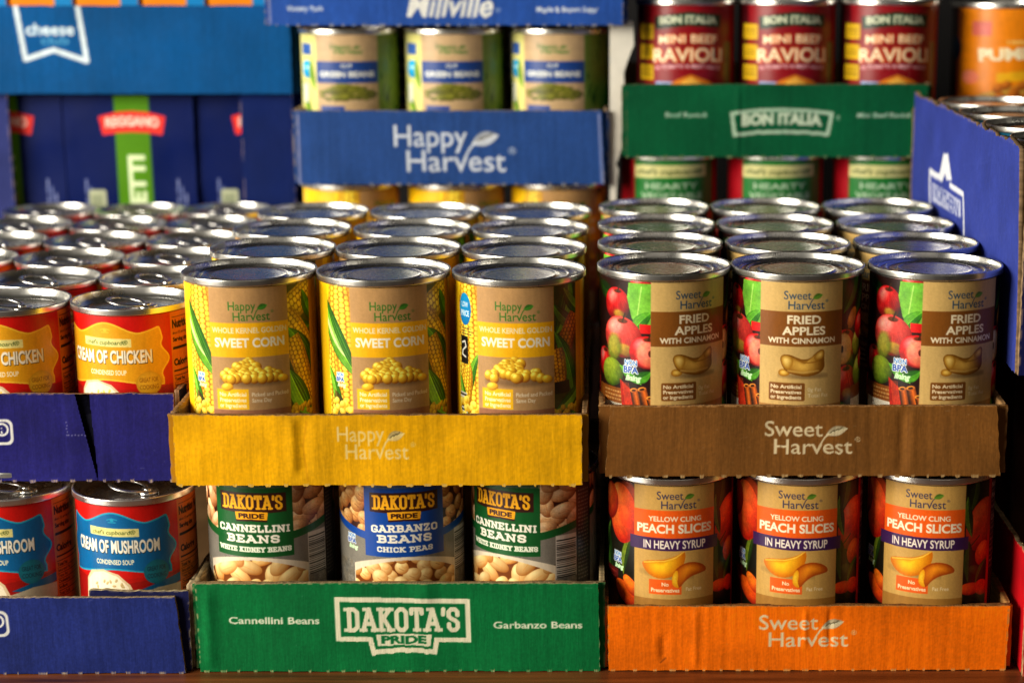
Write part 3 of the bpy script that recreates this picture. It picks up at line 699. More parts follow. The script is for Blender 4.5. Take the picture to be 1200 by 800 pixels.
def art_greenbean(res=2.6):
    A = Art(240, 105, res, (.40, .50, .16), -120)
    for i in range(90):
        x, y = rng.uniform(-120, 120), rng.uniform(-5, 105); A.leaf((x, y), (x+rng.uniform(-7, 7), y+rng.uniform(14, 28)), 2.6, rng.uniform(-2, 2), (.12, .26, .05), (.48, .62, .22))
    A.set_clip(-60, 0, -24, 105); A.rect(-60, 0, -24, 105, (.86, .84, .52)); A.rect(-44, 12, -30, 26, (.2, .36, .66)); A.blob(-36, 44, 8, 11, 0, (.0, .5, .75), (.05, .66, .88)); A.text('NEW', -36, 42, 4, (.9, .97, 1), w=10, bold=.04)
    A.leaf((-46, 56), (-30, 105), 5, 2, (.24, .42, .06), (.62, .74, .26)); A.leaf((-30, 30), (-26, 70), 3, 2, (.24, .42, .06), (.62, .74, .26)); A.rect(-44, 62, -36, 86, (.86, .86, .80)); A.set_clip()
    A.rect(-24.5, 0, 24.5, 105, (.74, .62, .46)); harvest_logo(A, 'Happy', .5, 12, 1.05, (.30, .46, .20), (.3, .5, .2), .03)
    A.rect(-24.5, 33, 24.5, 60, (.10, .24, .52)); A.text('CUT', 0, 39, 3.6, (.85, .85, .8), w=9, bold=.04); A.text('GREEN BEANS', 0, 49, 6.2, (.90, .90, .86), w=43, bold=.045)
    for i in range(120):
        x = rng.normal(0, 9); y = 60+abs(x)*.5+rng.uniform(0, 20-abs(x)*.5)
        a = rng.uniform(-.7, .7); A.blob(np.clip(x, -19, 19), min(y, 80), 4.5, 1.5, a, (.20, .20, .04), (.52, .52, .16))
    A.rect(-21, 88, -2, 100, (.14, .26, .55)); A.grain(.04, 6, 3)
    return A


def art_ravioli(res=2.6):
    A = Art(240, 105, res, (.52, .02, .07), -120)
    A.rect(-58, 0, -38, 105, (.26, .01, .04))
    for v in (34, 58, 82): A.rect(-44, v-9, -28, v+9, (.86, .70, .08)); A.lines(-42, v-5, -30, 4, 3, 1.4, (.4, .25, .03), v)
    A.rect(-26, 93, -10, 105, (.55, .68, .88))
    A.poly([(-27, 16), (0, 10), (27, 14), (26, 29), (0, 26), (-26, 31)], (.02, .17, .09)); A.slab('BON ITALIA', 0, 20.5, 8.4, (.80, .80, .68), 46, t=.24, arc=1.6) if False else A.text('BON ITALIA', 0, 20.5, 8, (.80, .82, .70), w=46, bold=.06, arc=2)
    for b, c in ((.08, (.80, .30, .06)), (.015, (.97, .90, .74))): A.text('MINI BEEF', 0, 43, 9.5, c, w=46, bold=b, arc=1.5); A.text('RAVIOLI', 0, 62, 15, c, w=56, bold=b, arc=1.5)
    A.text('IN TOMATO & MEAT SAUCE', 0, 77, 4, (.92, .74, .76), w=52, bold=.03, arc=3)
    A.poly([(-24, 105), (-8, 90), (2, 84), (16, 92), (28, 105)], (.85, .48, .10)); A.poly([(-14, 105), (-4, 92), (2, 87), (12, 96), (14, 105)], (.97, .72, .28))
    A.rect(31, 46, 40, 105, (.42, .36, .18)); A.rect(40, 0, 46, 105, (.62, .10, .08)); A.grain(.05, 6, 3)
    return A


def art_hearty(res=2.6):
    A = Art(240, 105, res, (.60, .02, .08), -120)
    A.rect(-29, 0, 40, 105, (.05, .42, .14)); A.poly([(-29, 10), (31, 9), (31, 24), (-29, 25)], (.80, .78, .52)); A.text("chef's cupboard®", 1, 17.5, 6.5, (.26, .34, .12), w=54, slant=.2, bold=.02)
    A.text('HEARTY', 2, 35, 7, (.66, .76, .64), w=42, bold=.03); A.text('VEGETABLE', 2, 47, 7.5, (.66, .76, .64), w=50, bold=.03); A.rect(-29, 62, 40, 105, (.62, .30, .08)); A.grain(.04, 6, 3)
    return A


def art_pumpkin(res=2.6):
    A = Art(260, 119, res, (.92, .52, .03), -130)
    A.rect(-130, 0, -38, 120, (.24, .07, .02)); A.blob(-42, 52, 9, 16, 0, (.0, .18, .34), (.02, .30, .50)); A.rect(-21, 16, -5, 34, (.86, .40, .34)); A.blob(-22, 88, 8, 9, 0, (.9, .45, .32), (.94, .52, .40))
    A.text('100% PURE', 24, 42, 4.5, (.97, .80, .45), w=34, bold=.03); A.text('PUMPKIN', -15, 59, 14, (.96, .90, .74), w=70, bold=.05, align='L', rot=.07)
    A.poly([(0, 82), (60, 72), (60, 86), (0, 94)], (.92, .68, .10)); A.poly([(-30, 120), (-10, 108), (20, 96), (60, 88), (130, 90), (130, 120)], (.78, .58, .22))
    for i in range(16): A.blob(rng.uniform(0, 60), rng.uniform(96, 114), 4, 6, .3, (.4, .16, .02), (.8, .45, .12))
    A.grain(.04, 6, 3)
    return A


def art_teal(res=1.5):
    A = Art(268, 105, res, (.02, .42, .56), -134); A.rect(-40, 20, 40, 80, (.08, .18, .42)); A.text('TUNA', 0, 50, 18, (.9, .92, .92), w=60, bold=.04); return A


def art_tall(res=1.2):
    A = Art(330, 160, res, (.30, .05, .03), -165); A.rect(-165, 40, 165, 120, (.40, .20, .10)); A.grain(.06, 8, 2); return A


# ------------------------------------------------------------------ can meshes
def label_mesh(name, A, r, fine, step=.33, vmap=(0, 1)):
    """paper round the can: fine grid over +-fine degrees about the panel, coarse behind"""
    C = 2*math.pi*r*1000; lim = math.radians(fine)*r*1000
    n = int(2*lim/step); uf = np.linspace(-lim, lim, n+1)
    ub = np.linspace(lim, C-lim, 40)[1:-1]
    u = np.concatenate([uf, ub]); nz = int(A.H/step); v = np.linspace(0, A.H, nz+1)
    au = np.where(u > C/2, u-C, u)
    xi = np.clip((au-A.u0)*A.res, 0, A.nx-1.001); yi = np.clip((v-vmap[0])/vmap[1]*A.res, 0, A.ny-1.001)
    x0, y0 = xi.astype(int), yi.astype(int); fx, fy = (xi-x0)[None, :, None], (yi-y0)[:, None, None]
    a = A.a
    c = (a[y0][:, x0]*(1-fx)+a[y0][:, x0+1]*fx)*(1-fy)+(a[y0+1][:, x0]*(1-fx)+a[y0+1][:, x0+1]*fx)*fy
    th = u/(r*1000); nu = len(u)
    X = np.broadcast_to(np.sin(th)[None]*r, (nz+1, nu)); Y = np.broadcast_to(-np.cos(th)[None]*r, (nz+1, nu))
    Z = np.broadcast_to((A.H/1000-v/1000)[:, None], (nz+1, nu))
    V = np.stack([X, Y, Z], -1).reshape(-1, 3)
    i = np.arange(nz)[:, None]*nu; j = np.arange(nu)[None]; k = (j+1) % nu
    Q = np.stack([i+j, i+nu+j, i+nu+k, i+k], -1).reshape(-1, 4)
    return mesh(name, V, Q, M_LABEL, c.reshape(-1, 3))


def lathe(name, prof, mat, seg=128):
    p = np.asarray(prof); n = len(p); th = np.arange(seg)/seg*2*math.pi
    V = np.stack([np.outer(p[:, 0], np.sin(th)), -np.outer(p[:, 0], np.cos(th)), np.repeat(p[:, 1][:, None], seg, 1)], -1).reshape(-1, 3)
    i = np.arange(n-1)[:, None]*seg; j = np.arange(seg)[None]; k = (j+1) % seg
    return mesh(name, V, np.stack([i+j, i+k, i+seg+k, i+seg+j], -1).reshape(-1, 4), mat)


def arcpts(cx, cz, r, a0, a1, n):
    return [(cx+r*math.cos(math.radians(a)), cz+r*math.sin(math.radians(a))) for a in np.linspace(a0, a1, n)]


def seam_prof(R, easy=False):  # rolled double seam, z = 0 at its top, then the chuck wall
    return [(R-.0024, -.0047), (R-.0012, -.0042)]+arcpts(R-.0007, -.0032, .0007, -80, 0, 6)+[(R-.00012, -.0020)]+arcpts(R-.0007, -.0007, .0007, 0, 180, 9)+([(R-.0015, -.0010), (R-.0026, -.0034), (R-.0040, -.0058)]+arcpts(R-.0046, -.0058, .0006, 0, -90, 4) if easy else [(R-.0016, -.0020), (R-.0019, -.0036)]+arcpts(R-.0026, -.0038, .0007, 0, -90, 4))


def panel_prof(R, rings, easy):
    pts = [(R-.0047, -.0064) if easy else (R-.0030, -.0045)]
    for rr, z in rings: pts.append((rr, z))
    pts.append((.0001, pts[-1][1])); return pts


def smoothprof(p, k=3):
    p = np.array(p); out = [p[0]]
    for a, b in zip(p[:-1], p[1:]):
        for t in np.linspace(0, 1, k+1)[1:]:
            out.append(a*(1-t)+b*t)
    o = np.array(out)
    for _ in range(1): o[1:-1] = o[1:-1]*.5+(o[:-2]+o[2:])*.25
    return o


def lid_set(R, easy):
    seam = lathe('rim_mesh', seam_prof(R, easy), M_SEAM)
    if easy: rings = [(R-.0056, -.0063), (R-.0066, -.0056), (R-.0080, -.0056), (R-.0090, -.0060), (R*.3, -.0059)]
    else: rings = [(R*.895, -.0045), (R*.875, -.0030), (R*.855, -.0029), (R*.835, -.0043), (R*.775, -.0043), (R*.755, -.0029), (R*.735, -.0028), (R*.715, -.0041), (R*.585, -.0041), (R*.565, -.0030), (R*.545, -.0029), (R*.52, -.0033), (R*.2, -.0033)]
    lid = lathe('lid_mesh', smoothprof(panel_prof(R, rings, easy)), M_TIN)
    return seam, lid


def body_mesh(r, R, H):
    pr = [(r-.0004, .0035), (r-.0004, H-.004)]
    bot = [(R-.002, .002), (R-.0005, .0034)]+arcpts(R-.0006, .0028, .0006, 80, 0, 3)+arcpts(R-.0007, .0008, .0007, 0, -90, 4)+[(R-.002, .001), (.0001, .003)]
    return lathe('body_mesh', [(r-.0004, H-.004)]+[(r-.0004, .0038)]+bot, M_SEAM, 96)


def tab_mesh():
    """ring-pull: flat oval ring, nose plate and rivet"""
    V, Q = [], []
    def tube(pts, rx, rz, closed=True, m=8):
        b0 = len(V); n = len(pts)
        for i in range(n):
            p = np.array(pts[i]); d = np.array(pts[(i+1) % n])-np.array(pts[i-1]); d = d/np.linalg.norm(d); nn = np.array([-d[1], d[0], 0])
            for k in range(m):
                a = 2*math.pi*k/m; V.append(p+nn*rx*math.cos(a)+np.array([0, 0, rz*math.sin(a)]))
        for i in range(n):
            for k in range(m):
                a, b = b0+i*m, b0+((i+1) % n)*m; Q.append((a+k, a+(k+1) % m, b+(k+1) % m, b+k))
    ring = [(.0092*math.sin(t)*(1 if math.cos(t) > 0 else .95), .011*math.cos(t), .0032+.0016*math.cos(t)) for t in np.linspace(0, 2*math.pi, 33)[:-1]]
    tube(ring, .0017, .0008)
    def disc(cx, cy, rx, ry, z0, z1, m=20):
        b0 = len(V)
        for z, s in ((z0, 1), (z1, 1), (z1+.0002, .85), (z1+.0002, .01)):
            for k in range(m): a = 2*math.pi*k/m; V.append(np.array([cx+rx*s*math.cos(a), cy+ry*s*math.sin(a), z]))
        for l in range(3):
            for k in range(m): a = b0+l*m; Q.append((a+k, a+(k+1) % m, a+m+(k+1) % m, a+m+k))
    disc(0, -.0125, .0066, .0055, .0004, .0016); disc(0, -.0118, .0026, .0026, .0014, .0027)
    return mesh('tab_mesh', V, Q, M_TIN)


TAB = tab_mesh()
PROTO = {}


def can_kind(kind, name, art, r, H, label_h, label_z, fine=112, step=.3, easy=False, vmap=(0, 1)):
    R = r+.0014
    seam, lid = lid_set(R, easy)
    PROTO[kind] = dict(name=name, label=label_mesh(name+'_label', art, r, fine, step, vmap), lz=label_z, body=body_mesh(r, R, H), seam=seam, lid=lid, H=H, R=R, easy=easy)


_first = {}


def dup(o, parent=None):
    c = o.copy(); COL.objects.link(c)
    if parent: c.parent = parent
    return c


def can(kind, x, y, z, app, label, cat, group=None, seed=0, tab=0):
    """app = degrees by which the panel is turned to the right of the camera's view of it"""
    P = PROTO[kind]; th = math.atan2(CAM[0]-x, y-CAM[1])+math.radians(app)
    r_ = random.Random(seed*31+int(1000*x)+int(977*y))
    if kind not in _first:
        o = empty(P['name'], (x, y, z), label, cat, group)
        parts = [link('can_body', P['body'], o), link('label', P['label'], o, (0, 0, P['lz'])), link('rim', P['seam'], o, (0, 0, P['H'])), link('lid', P['lid'], o, (0, 0, P['H']))]
        if P['easy']: link('pull_tab', TAB, parts[3], (0, .0035, -.0058))
        _first[kind] = (o, parts)
    else:
        o0, parts0 = _first[kind]; o = dup(o0)
        o.location = (x, y, z); tag(o, label, cat, group)
        for p in parts0:
            c = dup(p, o)
            for q in p.children: dup(q, c)
    o.rotation_euler = (r_.uniform(-.003, .003), r_.uniform(-.003, .003), th)
    for ch in o.children:
        if ch.name.startswith('lid'): ch.rotation_euler = (0, 0, math.radians(tab)-th)
    return o


# ------------------------------------------------------------------ cardboard
def panel(name, parent, art, w, h, loc, rz=0, t=.003, step=.0005, wave=.00009, lam=.0068, taper=(0, 0), rough_top=.0003, nubs=0, seed=0, dents=(), edge=(.55, .42, .28), shadow_cuts=(), mat=None, bow=0):
    """upright board: outer printed face looks along -y, flutes run up; the cut edge shows kraft"""
    nx, nz = max(8, int(w/step)), max(6, int(h/step)); r = np.random.default_rng(seed)
    s = np.linspace(0, 1, nx+1); q = np.linspace(0, 1, nz+1)
    def n1(n, cell, sd): return np.interp(np.linspace(0, 1, n), np.linspace(0, 1, max(3, cell)), np.random.default_rng(sd).uniform(-1, 1, max(3, cell)))
    top = n1(nx+1, int(w/.012), seed+1)*rough_top+n1(nx+1, int(w/.0022), seed+2)*rough_top*.55
    bot = n1(nx+1, int(w/.004), seed+3)*rough_top*.6
    xs = s*w
    pale = np.zeros(nx+1)
    if nubs:
        ph = (xs+n1(nx+1, int(w/.02), seed+31)*nubs*.35+.01) % nubs; on = (ph > nubs*.34) & (ph < nubs*(.58+.16*n1(nx+1, int(w/.012), seed+32)))
        bot = bot-np.where(on, .0009, 0)+np.where(on, n1(nx+1, int(w/.0015), seed+4)*.0004, 0); pale = on.astype(float)
    Xg = np.broadcast_to(xs, (nz+1, nx+1)).copy(); Zg = q[:, None]*np.ones((1, nx+1))*h
    Zg = Zg+(bot[None]*(1-q[:, None])**3)+(top[None]*q[:, None]**3)
    k = q[:, None]
    Xg = Xg+taper[0]*k*(1-s)[None]-taper[1]*k*s[None]
    Xg = Xg+(n1(nz+1, int(h/.003)+3, seed+6)*.0003)[:, None]*((s < .002)|(s > .998))[None]
    env = np.interp(s, np.linspace(0, 1, 14), r.uniform(.25, 1.2, 14))
    D = wave*(n1(nx+1, int(w/(lam*.55)), seed+9)*.8+np.sin(2*math.pi*xs/lam+n1(nx+1, int(w/.03)+3, seed+10)*1.6)*.35)*env
    D = np.broadcast_to(D, Xg.shape)*(.5+.7*vnoise(nz+1, nx+1, max(4, .02/step), seed+5))
    D = D+(vnoise(nz+1, nx+1, .03/step, seed+7)-.5)*.0012+bow*(s*(1-s)*4)[None]
    for (dx, dw, da, z0, z1) in dents:
        win = np.clip((Zg/h-z0)/.15, 0, 1)*np.clip((z1-Zg/h)/.15, 0, 1)
        D = D+da*np.exp(-((Xg-dx)/dw)**2)*win
    u = np.clip(s*w*1000*art.res, 0, art.nx-1.001); v = np.clip((1-q)*h*1000*art.res, 0, art.ny-1.001)
    x0, y0 = u.astype(int), v.astype(int); fx, fy = (u-x0)[None, :, None], (v-y0)[:, None, None]; a = art.a
    c = (a[y0][:, x0]*(1-fx)+a[y0][:, x0+1]*fx)*(1-fy)+(a[y0+1][:, x0]*(1-fx)+a[y0+1][:, x0+1]*fx)*fy
    c = c.copy()
    ed = np.array(edge)
    if nubs:
        m = (np.clip((.0009-Zg)/.0005, 0, 1)*pale[None]*(.35+.65*r.random(nx+1))[None]*.8)[..., None]; c = c*(1-m)+np.array((.76, .66, .48))*m
    # scuffed print along the cut edges
    sc = vnoise(nz+1, nx+1, max(2, .0015/step), seed+11)
    dist = np.minimum(np.minimum(Xg, w-Xg), np.abs(h-Zg)); m = (np.clip((.0007-dist)/.0005, 0, 1)*np.clip((sc-.35)*3, 0, 1)*.7)[..., None]
    c = c*(1-m)+(ed*1.15)*m
    V = np.stack([Xg, -D, Zg], -1).reshape(-1, 3); Cc = c.reshape(-1, 3); W = nx+1
    i = np.arange(nz)[:, None]*W; j = np.arange(nx)[None]
    Q = np.stack([i+j, i+j+1, i+W+j+1, i+W+j], -1).reshape(-1, 4)
    for (g0, g1, tip) in shadow_cuts:  # wedge cut standing in for a dark cast shadow: faces left out
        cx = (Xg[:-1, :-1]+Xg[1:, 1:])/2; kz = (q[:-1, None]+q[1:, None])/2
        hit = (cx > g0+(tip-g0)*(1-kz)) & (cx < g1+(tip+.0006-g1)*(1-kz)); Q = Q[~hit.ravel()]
    # edge ring + back
    ids = np.concatenate([np.arange(0, W), np.arange(1, nz+1)*W+nx, nz*W+np.arange(nx-1, -1, -1), np.arange(nz-1, 0, -1)*W])
    fr = V[ids]; n0 = len(V); bk = fr.copy(); bk[:, 1] = t
    md = (fr+bk)/2; md[:, 1] += 0
    en = .85+.3*np.random.default_rng(seed+21).random(len(ids)); ec = np.clip(ed[None]*en[:, None], 0, 1)
    V = np.vstack([V, fr, md, bk]); bc = ec*0+np.array((.04, .04, .10)) if shadow_cuts else ec; Cc = np.vstack([Cc, ec, ec*.8, bc]); L = len(ids); e = np.arange(L); f = (e+1) % L  # near-black back colour stands in for shade behind the shadow wedge
    q1 = np.stack([n0+e, n0+L+e, n0+L+f, n0+f], -1); q2 = np.stack([n0+L+e, n0+2*L+e, n0+2*L+f, n0+L+f], -1)
    cb = len(V); V = np.vstack([V, [[w/2, t, h/2]]]); Cc = np.vstack([Cc, np.array([(.04, .04, .10)]) if shadow_cuts else ed[None]*.9])
    tri = np.stack([n0+2*L+e, np.full(L, cb), n0+2*L+f], -1)
    me = mesh(name+'_mesh', V, np.vstack([Q, q1, q2]), mat or M_CARD, Cc, True, tri)
    return link(name, me, parent, loc, rz)


def flat_art(w, h, col, res=1.0, seed=0, amt=.06):
    A = Art(w*1000, h*1000, res, col); A.grain(amt, 14, seed); return A


def scuffs(A, n, col, seed):
    r = np.random.default_rng(seed)
    for i in range(n):
        x, y = r.uniform(0, A.W), r.choice([r.uniform(0, 3), r.uniform(A.H-3, A.H), r.uniform(0, A.H)]); a = r.uniform(-.3, .3)+(1.57 if r.random() < .4 else 0); L = r.uniform(.5, 5)
        A.stroke([(x, y), (x+L*math.cos(a), y+L*math.sin(a))], r.uniform(.15, .5), col, r.uniform(.08, .4))
    for i in range(n*2): A.blob(r.uniform(0, A.W), r.uniform(0, A.H), r.uniform(.15, .5), r.uniform(.15, .4), 0, col, col, op=r.uniform(.1, .45))
    A.grain(.05, 40, seed+1)
    st = np.interp(np.arange(A.nx)/A.res, np.arange(0, A.W+4, 1.7), r.uniform(-1, 1, len(np.arange(0, A.W+4, 1.7))))
    A.a *= (1+.036*st[None]*(.5+vnoise(A.ny, A.nx, 18*A.res, seed+3)))[..., None]


def tray(label, x0, x1, yf, depth, z, h, col, art, group='shallow cardboard trays', side=.0035, side_h=None, taper=(0, 0), dents=(), nubs=.0098, seed=0, edge=(.55, .42, .28), flap=True, shadow_cuts=(), step=.0005, wave=.00009, side_col=None, cat='tray', bow=0, lam=.0068):
    """tray with a printed front panel, a glued inner flap that shows past its ends, two sides, a back and a floor"""
    o = empty('cardboard_tray', ((x0+x1)/2, yf, z), label, cat, group); cx = (x0+x1)/2
    scuffs(art, 22, np.clip(np.array(col)*.6+.32, 0, 1), seed)
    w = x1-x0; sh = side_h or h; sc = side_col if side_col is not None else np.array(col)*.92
    panel('front_panel', o, art, w, h, (x0-cx, 0, .0), taper=taper, dents=dents, nubs=nubs, seed=seed, edge=edge, shadow_cuts=shadow_cuts, step=step, wave=wave, bow=bow, lam=lam)
    W = w+2*side
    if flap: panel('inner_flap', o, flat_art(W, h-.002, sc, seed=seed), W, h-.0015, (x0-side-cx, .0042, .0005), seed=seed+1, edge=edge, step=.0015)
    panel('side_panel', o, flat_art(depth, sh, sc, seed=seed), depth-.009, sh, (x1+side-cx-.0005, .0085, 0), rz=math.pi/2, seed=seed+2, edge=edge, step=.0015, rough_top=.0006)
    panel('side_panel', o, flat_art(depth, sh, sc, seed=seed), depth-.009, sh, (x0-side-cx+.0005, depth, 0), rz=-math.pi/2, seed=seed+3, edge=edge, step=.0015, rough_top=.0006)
    panel('back_panel', o, flat_art(W, h, np.array((.5, .38, .25)), seed=seed), W, h, (x0-side-cx, depth+.002, 0), seed=seed+4, edge=edge, step=.003)
    fl = panel('tray_floor', o, flat_art(W, depth, np.array((.5, .38, .25)), seed=seed), W-.009, depth-.012, (x0-side-cx+.0045, .009, .0022), seed=seed+5, edge=edge, step=.004, t=.0015, wave=0)
    fl.rotation_euler = (-math.pi/2, 0, 0); fl.location = (x0-side-cx+.0045, .010, .0018)
    return o



# ================================================================== THE PLACE
# ------------------------------------------------------------------ table
def bevel_box(name, x0, x1, y0, y1, z0, z1, mat, b=.003):
    V, Q = [], []
    for z, i in ((z0, 0), (z1-b, 0), (z1, b)):
        V += [(x0+i, y0+i, z), (x1-i, y0+i, z), (x1-i, y1-i, z), (x0+i, y1-i, z)]
    for l in range(2):
        for k in range(4): Q.append((l*4+k, l*4+(k+1) % 4, l*4+4+(k+1) % 4, l*4+4+k))
    Q += [(8, 9, 10, 11), (3, 2, 1, 0)]
    return mesh(name, V, Q, mat, None, False)


tb = link('tabletop', bevel_box('tabletop_mesh', -1.2, 1.2, -.55, 1.0, -.04, -.0005, M_WOOD)); tag(tb, 'brown wooden tabletop under all the trays', 'tabletop', kind='structure')

M_DARK = plain('dark_wall', (.06, .05, .06), .9, 5)
bw = link('back_wall', bevel_box('back_wall_mesh', -1.6, 1.9, .98, 1.02, -.04, 1.6, M_DARK)); tag(bw, 'dark wall behind the stacked cans', 'wall', kind='structure')
# ------------------------------------------------------------------ kinds of can
CR, CH = .0368, .1122
can_kind('corn', 'sweet_corn_can', art_corn(False), CR, CH, 104, .0036)
can_kind('corn_sticker', 'sweet_corn_can', art_corn(True), CR, CH, 104, .0036)
can_kind('apple', 'fried_apple_can', art_apple(), CR, CH, 104, .0036, vmap=(0, .94))
can_kind('peach', 'peach_can', art_peach(), CR, CH, 104, .0036, vmap=(0, .94))
can_kind('bean', 'white_bean_can', art_bean(False), CR, CH, 104, .0036, vmap=(2.3, .885))
can_kind('chick', 'chickpea_can', art_bean(True), CR, CH, 104, .0036, vmap=(2.3, .885))
can_kind('chicken', 'chicken_soup_can', art_soup(True), .0342, .0995, 91.5, .0036, easy=True, vmap=(0, .975))
can_kind('mushroom', 'mushroom_soup_can', art_soup(False), .0342, .0995, 91.5, .0036, easy=True, vmap=(0, .975))
can_kind('greenbean', 'green_bean_can', art_greenbean(), CR, CH, 104, .0036, 112, .7, vmap=(0, .6))
can_kind('ravioli', 'ravioli_can', art_ravioli(), CR, CH, 104, .0036, 112, .7, vmap=(-1, .62))
can_kind('hearty', 'vegetable_soup_can', art_hearty(), CR, CH, 104, .0036, 112, .7, vmap=(-2, .62))
can_kind('pumpkin', 'pumpkin_can', art_pumpkin(), .0412, .127, 119, .0036, 112, .8, vmap=(0, .58))
can_kind('tuna', 'tuna_can', art_teal(), .0368, .1122, 105, .0036, 100, 2)
can_kind('tall', 'juice_can', art_tall(), .052, .172, 160, .0030, 100, 3)

# ------------------------------------------------------------------ sweet corn cans and fried apple cans (upper front tier)
ORD = ('front', 'second', 'third', 'fourth'); Z2 = .1160; ZL = Z2+CH
corn_px = [[(213.8, 371), (371.3, 528.8), (530.5, 687.3)], [(246.5, 392.7), (393.7, 540), (541, 688)], [(272.7, 412.5), (414.7, 551.5), (552.3, 690)], [(302, 433.5), (435, 563.5), (565, 692.5)]]
app_px = [[(700, 855.7), (856, 1013.5), (1015, 1175.5)], [(701, 846.7), (849.5, 995.5), (1000, 1146)], [(701, 837.7), (839, 976.7), (979, 1117)], [(703.5, 829.5), (832, 961), (962, 1092)]]
POS = ('leftmost', 'middle', 'rightmost')


def row_x(l, r, y): return float((at_y(l, 300, y)[0]+at_y(r, 300, y)[0])/2)


def at_zx(px, y, z):  # x of the point seen at column px, at depth y and height z
    P = np.array([0., y, z])-CAM; a, b = _r, _f; t = (px-600-SX)/FPX
    return float((t*(P[1]*b[1]+P[2]*b[2])-P[1]*a[1])/(a[0]-t*b[0])+CAM[0])


rots = {'corn': (-3, 4, -4.5), 'apple': (27, 5.5, 28.8)}
for kind, px, y0, dy, noun in (('corn', corn_px, 0, .0765, 'sweet corn can with yellow label'), ('apple', app_px, -.0015, .0765, 'fried apples can with red apple label')):
    for rr in range(4):
        for cc in range(3):
            y = y0+rr*dy; l, r = px[rr][cc]; x = (at_zx(l, y, ZL)+at_zx(r, y, ZL))/2
            app = rots[kind][cc] if rr == 0 else random.uniform(-60, 60)
            col_ = POS[cc] if cc != 1 else 'middle'
            if rr == 0: lab = f'{noun}, {col_} of the three in the front row'
            else: lab = f'{noun}, {ORD[rr]} row, {col_} lid of that row'
            can('corn_sticker' if kind == 'corn' and (rr, cc) in ((0, 2), (1, 0), (2, 1), (3, 2)) else kind, x, y, Z2+(.0032 if kind == 'apple' else 0), app, lab, 'can', 'sweet corn cans in the yellow tray' if kind == 'corn' else 'fried apple cans in the brown tray', rr*3+cc)

# ------------------------------------------------------------------ lower tier: white beans, chickpeas, peaches
for px, kind, app, lab in ((318, 'bean', -18.5, 'white bean can with green panel, at the left end above the green tray'), (472, 'chick', 1.5, 'chickpea can with blue panel between two green panelled bean cans'), (626, 'bean', -32, 'white bean can with green panel, beside the peach cans')):
    can(kind, at_zx(px, .004, .08), .004, .002, app, lab, 'can', 'bean cans in the green tray')
for px, app, lab in ((786, 4, 'peach slices can, leftmost of the three above the orange tray'), (936.5, -2, 'peach slices can, middle of the three above the orange tray'), (1090, -5.7, 'peach slices can with red nutrition strip, rightmost above the orange tray')):
    can('peach', at_zx(px, -.001, .08), -.001, .002, app, lab, 'can', 'peach cans in the orange tray')

# ------------------------------------------------------------------ soup cans on the left
for px, app, tb_, lab in ((157.5, -24, 75, 'cream of mushroom can with blue panel, nearest the green tray'), (13, -27, 100, 'cream of mushroom can cut by the left edge of the photo')):
    can('mushroom', at_zx(px, .0012, .1), .0012, .0015, app, lab, 'can', 'mushroom soup cans in the lower blue tray', 3, tb_)
ZS = .1048
for rr in range(6):
    for cc, cx in enumerate((-.2790, -.3505, -.4222)):
        if rr < 2 and cc == 2: continue
        y = .034+rr*.0728+(.002 if cc == 0 else -.002); x = cx-(.0040, .0032, .0030)[cc]*rr+(.0008 if rr % 2 else 0)
        where = ('beside the corn cans', 'middle column', 'far left column')[cc]
        if rr == 0: lab = ('cream of chicken can with gold panel, beside the corn can', 'cream of chicken can with gold panel, cut by the left edge')[cc]
        else: lab = f'soup can lid with ring pull, {("", "second", "third", "fourth", "fifth", "back")[rr]} row, {where}'
        can('chicken', x, y, ZS, (-29, -15.5, -20)[cc] if rr == 0 else random.uniform(-40, 40), lab, 'can', 'chicken soup cans in the upper blue tray', rr*3+cc, random.uniform(55, 105))

# ------------------------------------------------------------------ trays of the front
CREAM = (.87, .80, .64)
# yellow corn tray
x0, x1 = float(at_y(204, 525, -.0475)[0]), float(at_y(682, 525, -.0475)[0]); wd = (x1-x0)*1000
YEL = (.87, .635, .015); A = Art(wd, 40.5, 3.6, YEL); A.grain(.07, 16, 3); A.grain(.05, 1.2, 4)
hx = 110.5; harvest_logo(A, 'Happy', hx, 5.6, 1.72, (.90, .79, .48), (.90, .79, .50), .006, True)
A.stroke([(74, 4), (71.5, 18), (73.5, 38)], 1.2, (.72, .47, .02), .35)
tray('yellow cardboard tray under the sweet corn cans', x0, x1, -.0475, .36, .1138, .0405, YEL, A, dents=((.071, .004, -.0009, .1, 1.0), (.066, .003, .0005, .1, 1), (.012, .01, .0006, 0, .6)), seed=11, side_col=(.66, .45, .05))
# brown apple tray
x0, x1 = float(at_y(709, 515, -.042)[0]), float(at_y(1174, 515, -.042)[0]); wd = (x1-x0)*1000
BRN = (.48, .305, .125); A = Art(wd, 42, 3.6, BRN); A.grain(.08, 18, 5); A.grain(.06, 1.1, 6)
harvest_logo(A, 'Sweet', 114, 8.0, 1.72, CREAM, CREAM, .008, True, 1.26)
for cx in (45, 98, 165, 171): A.stroke([(cx, 3), (cx+rng.uniform(-1.5, 1.5), 40)], .8, (.40, .24, .10), .35)
tray('brown cardboard tray under the fried apple cans', x0, x1, -.042, .36, .1172, .0405, BRN, A, dents=((.166, .003, -.0006, 0, 1), (.172, .003, .0004, 0, 1)), taper=(.003, .0035), seed=21, edge=(.66, .50, .32))
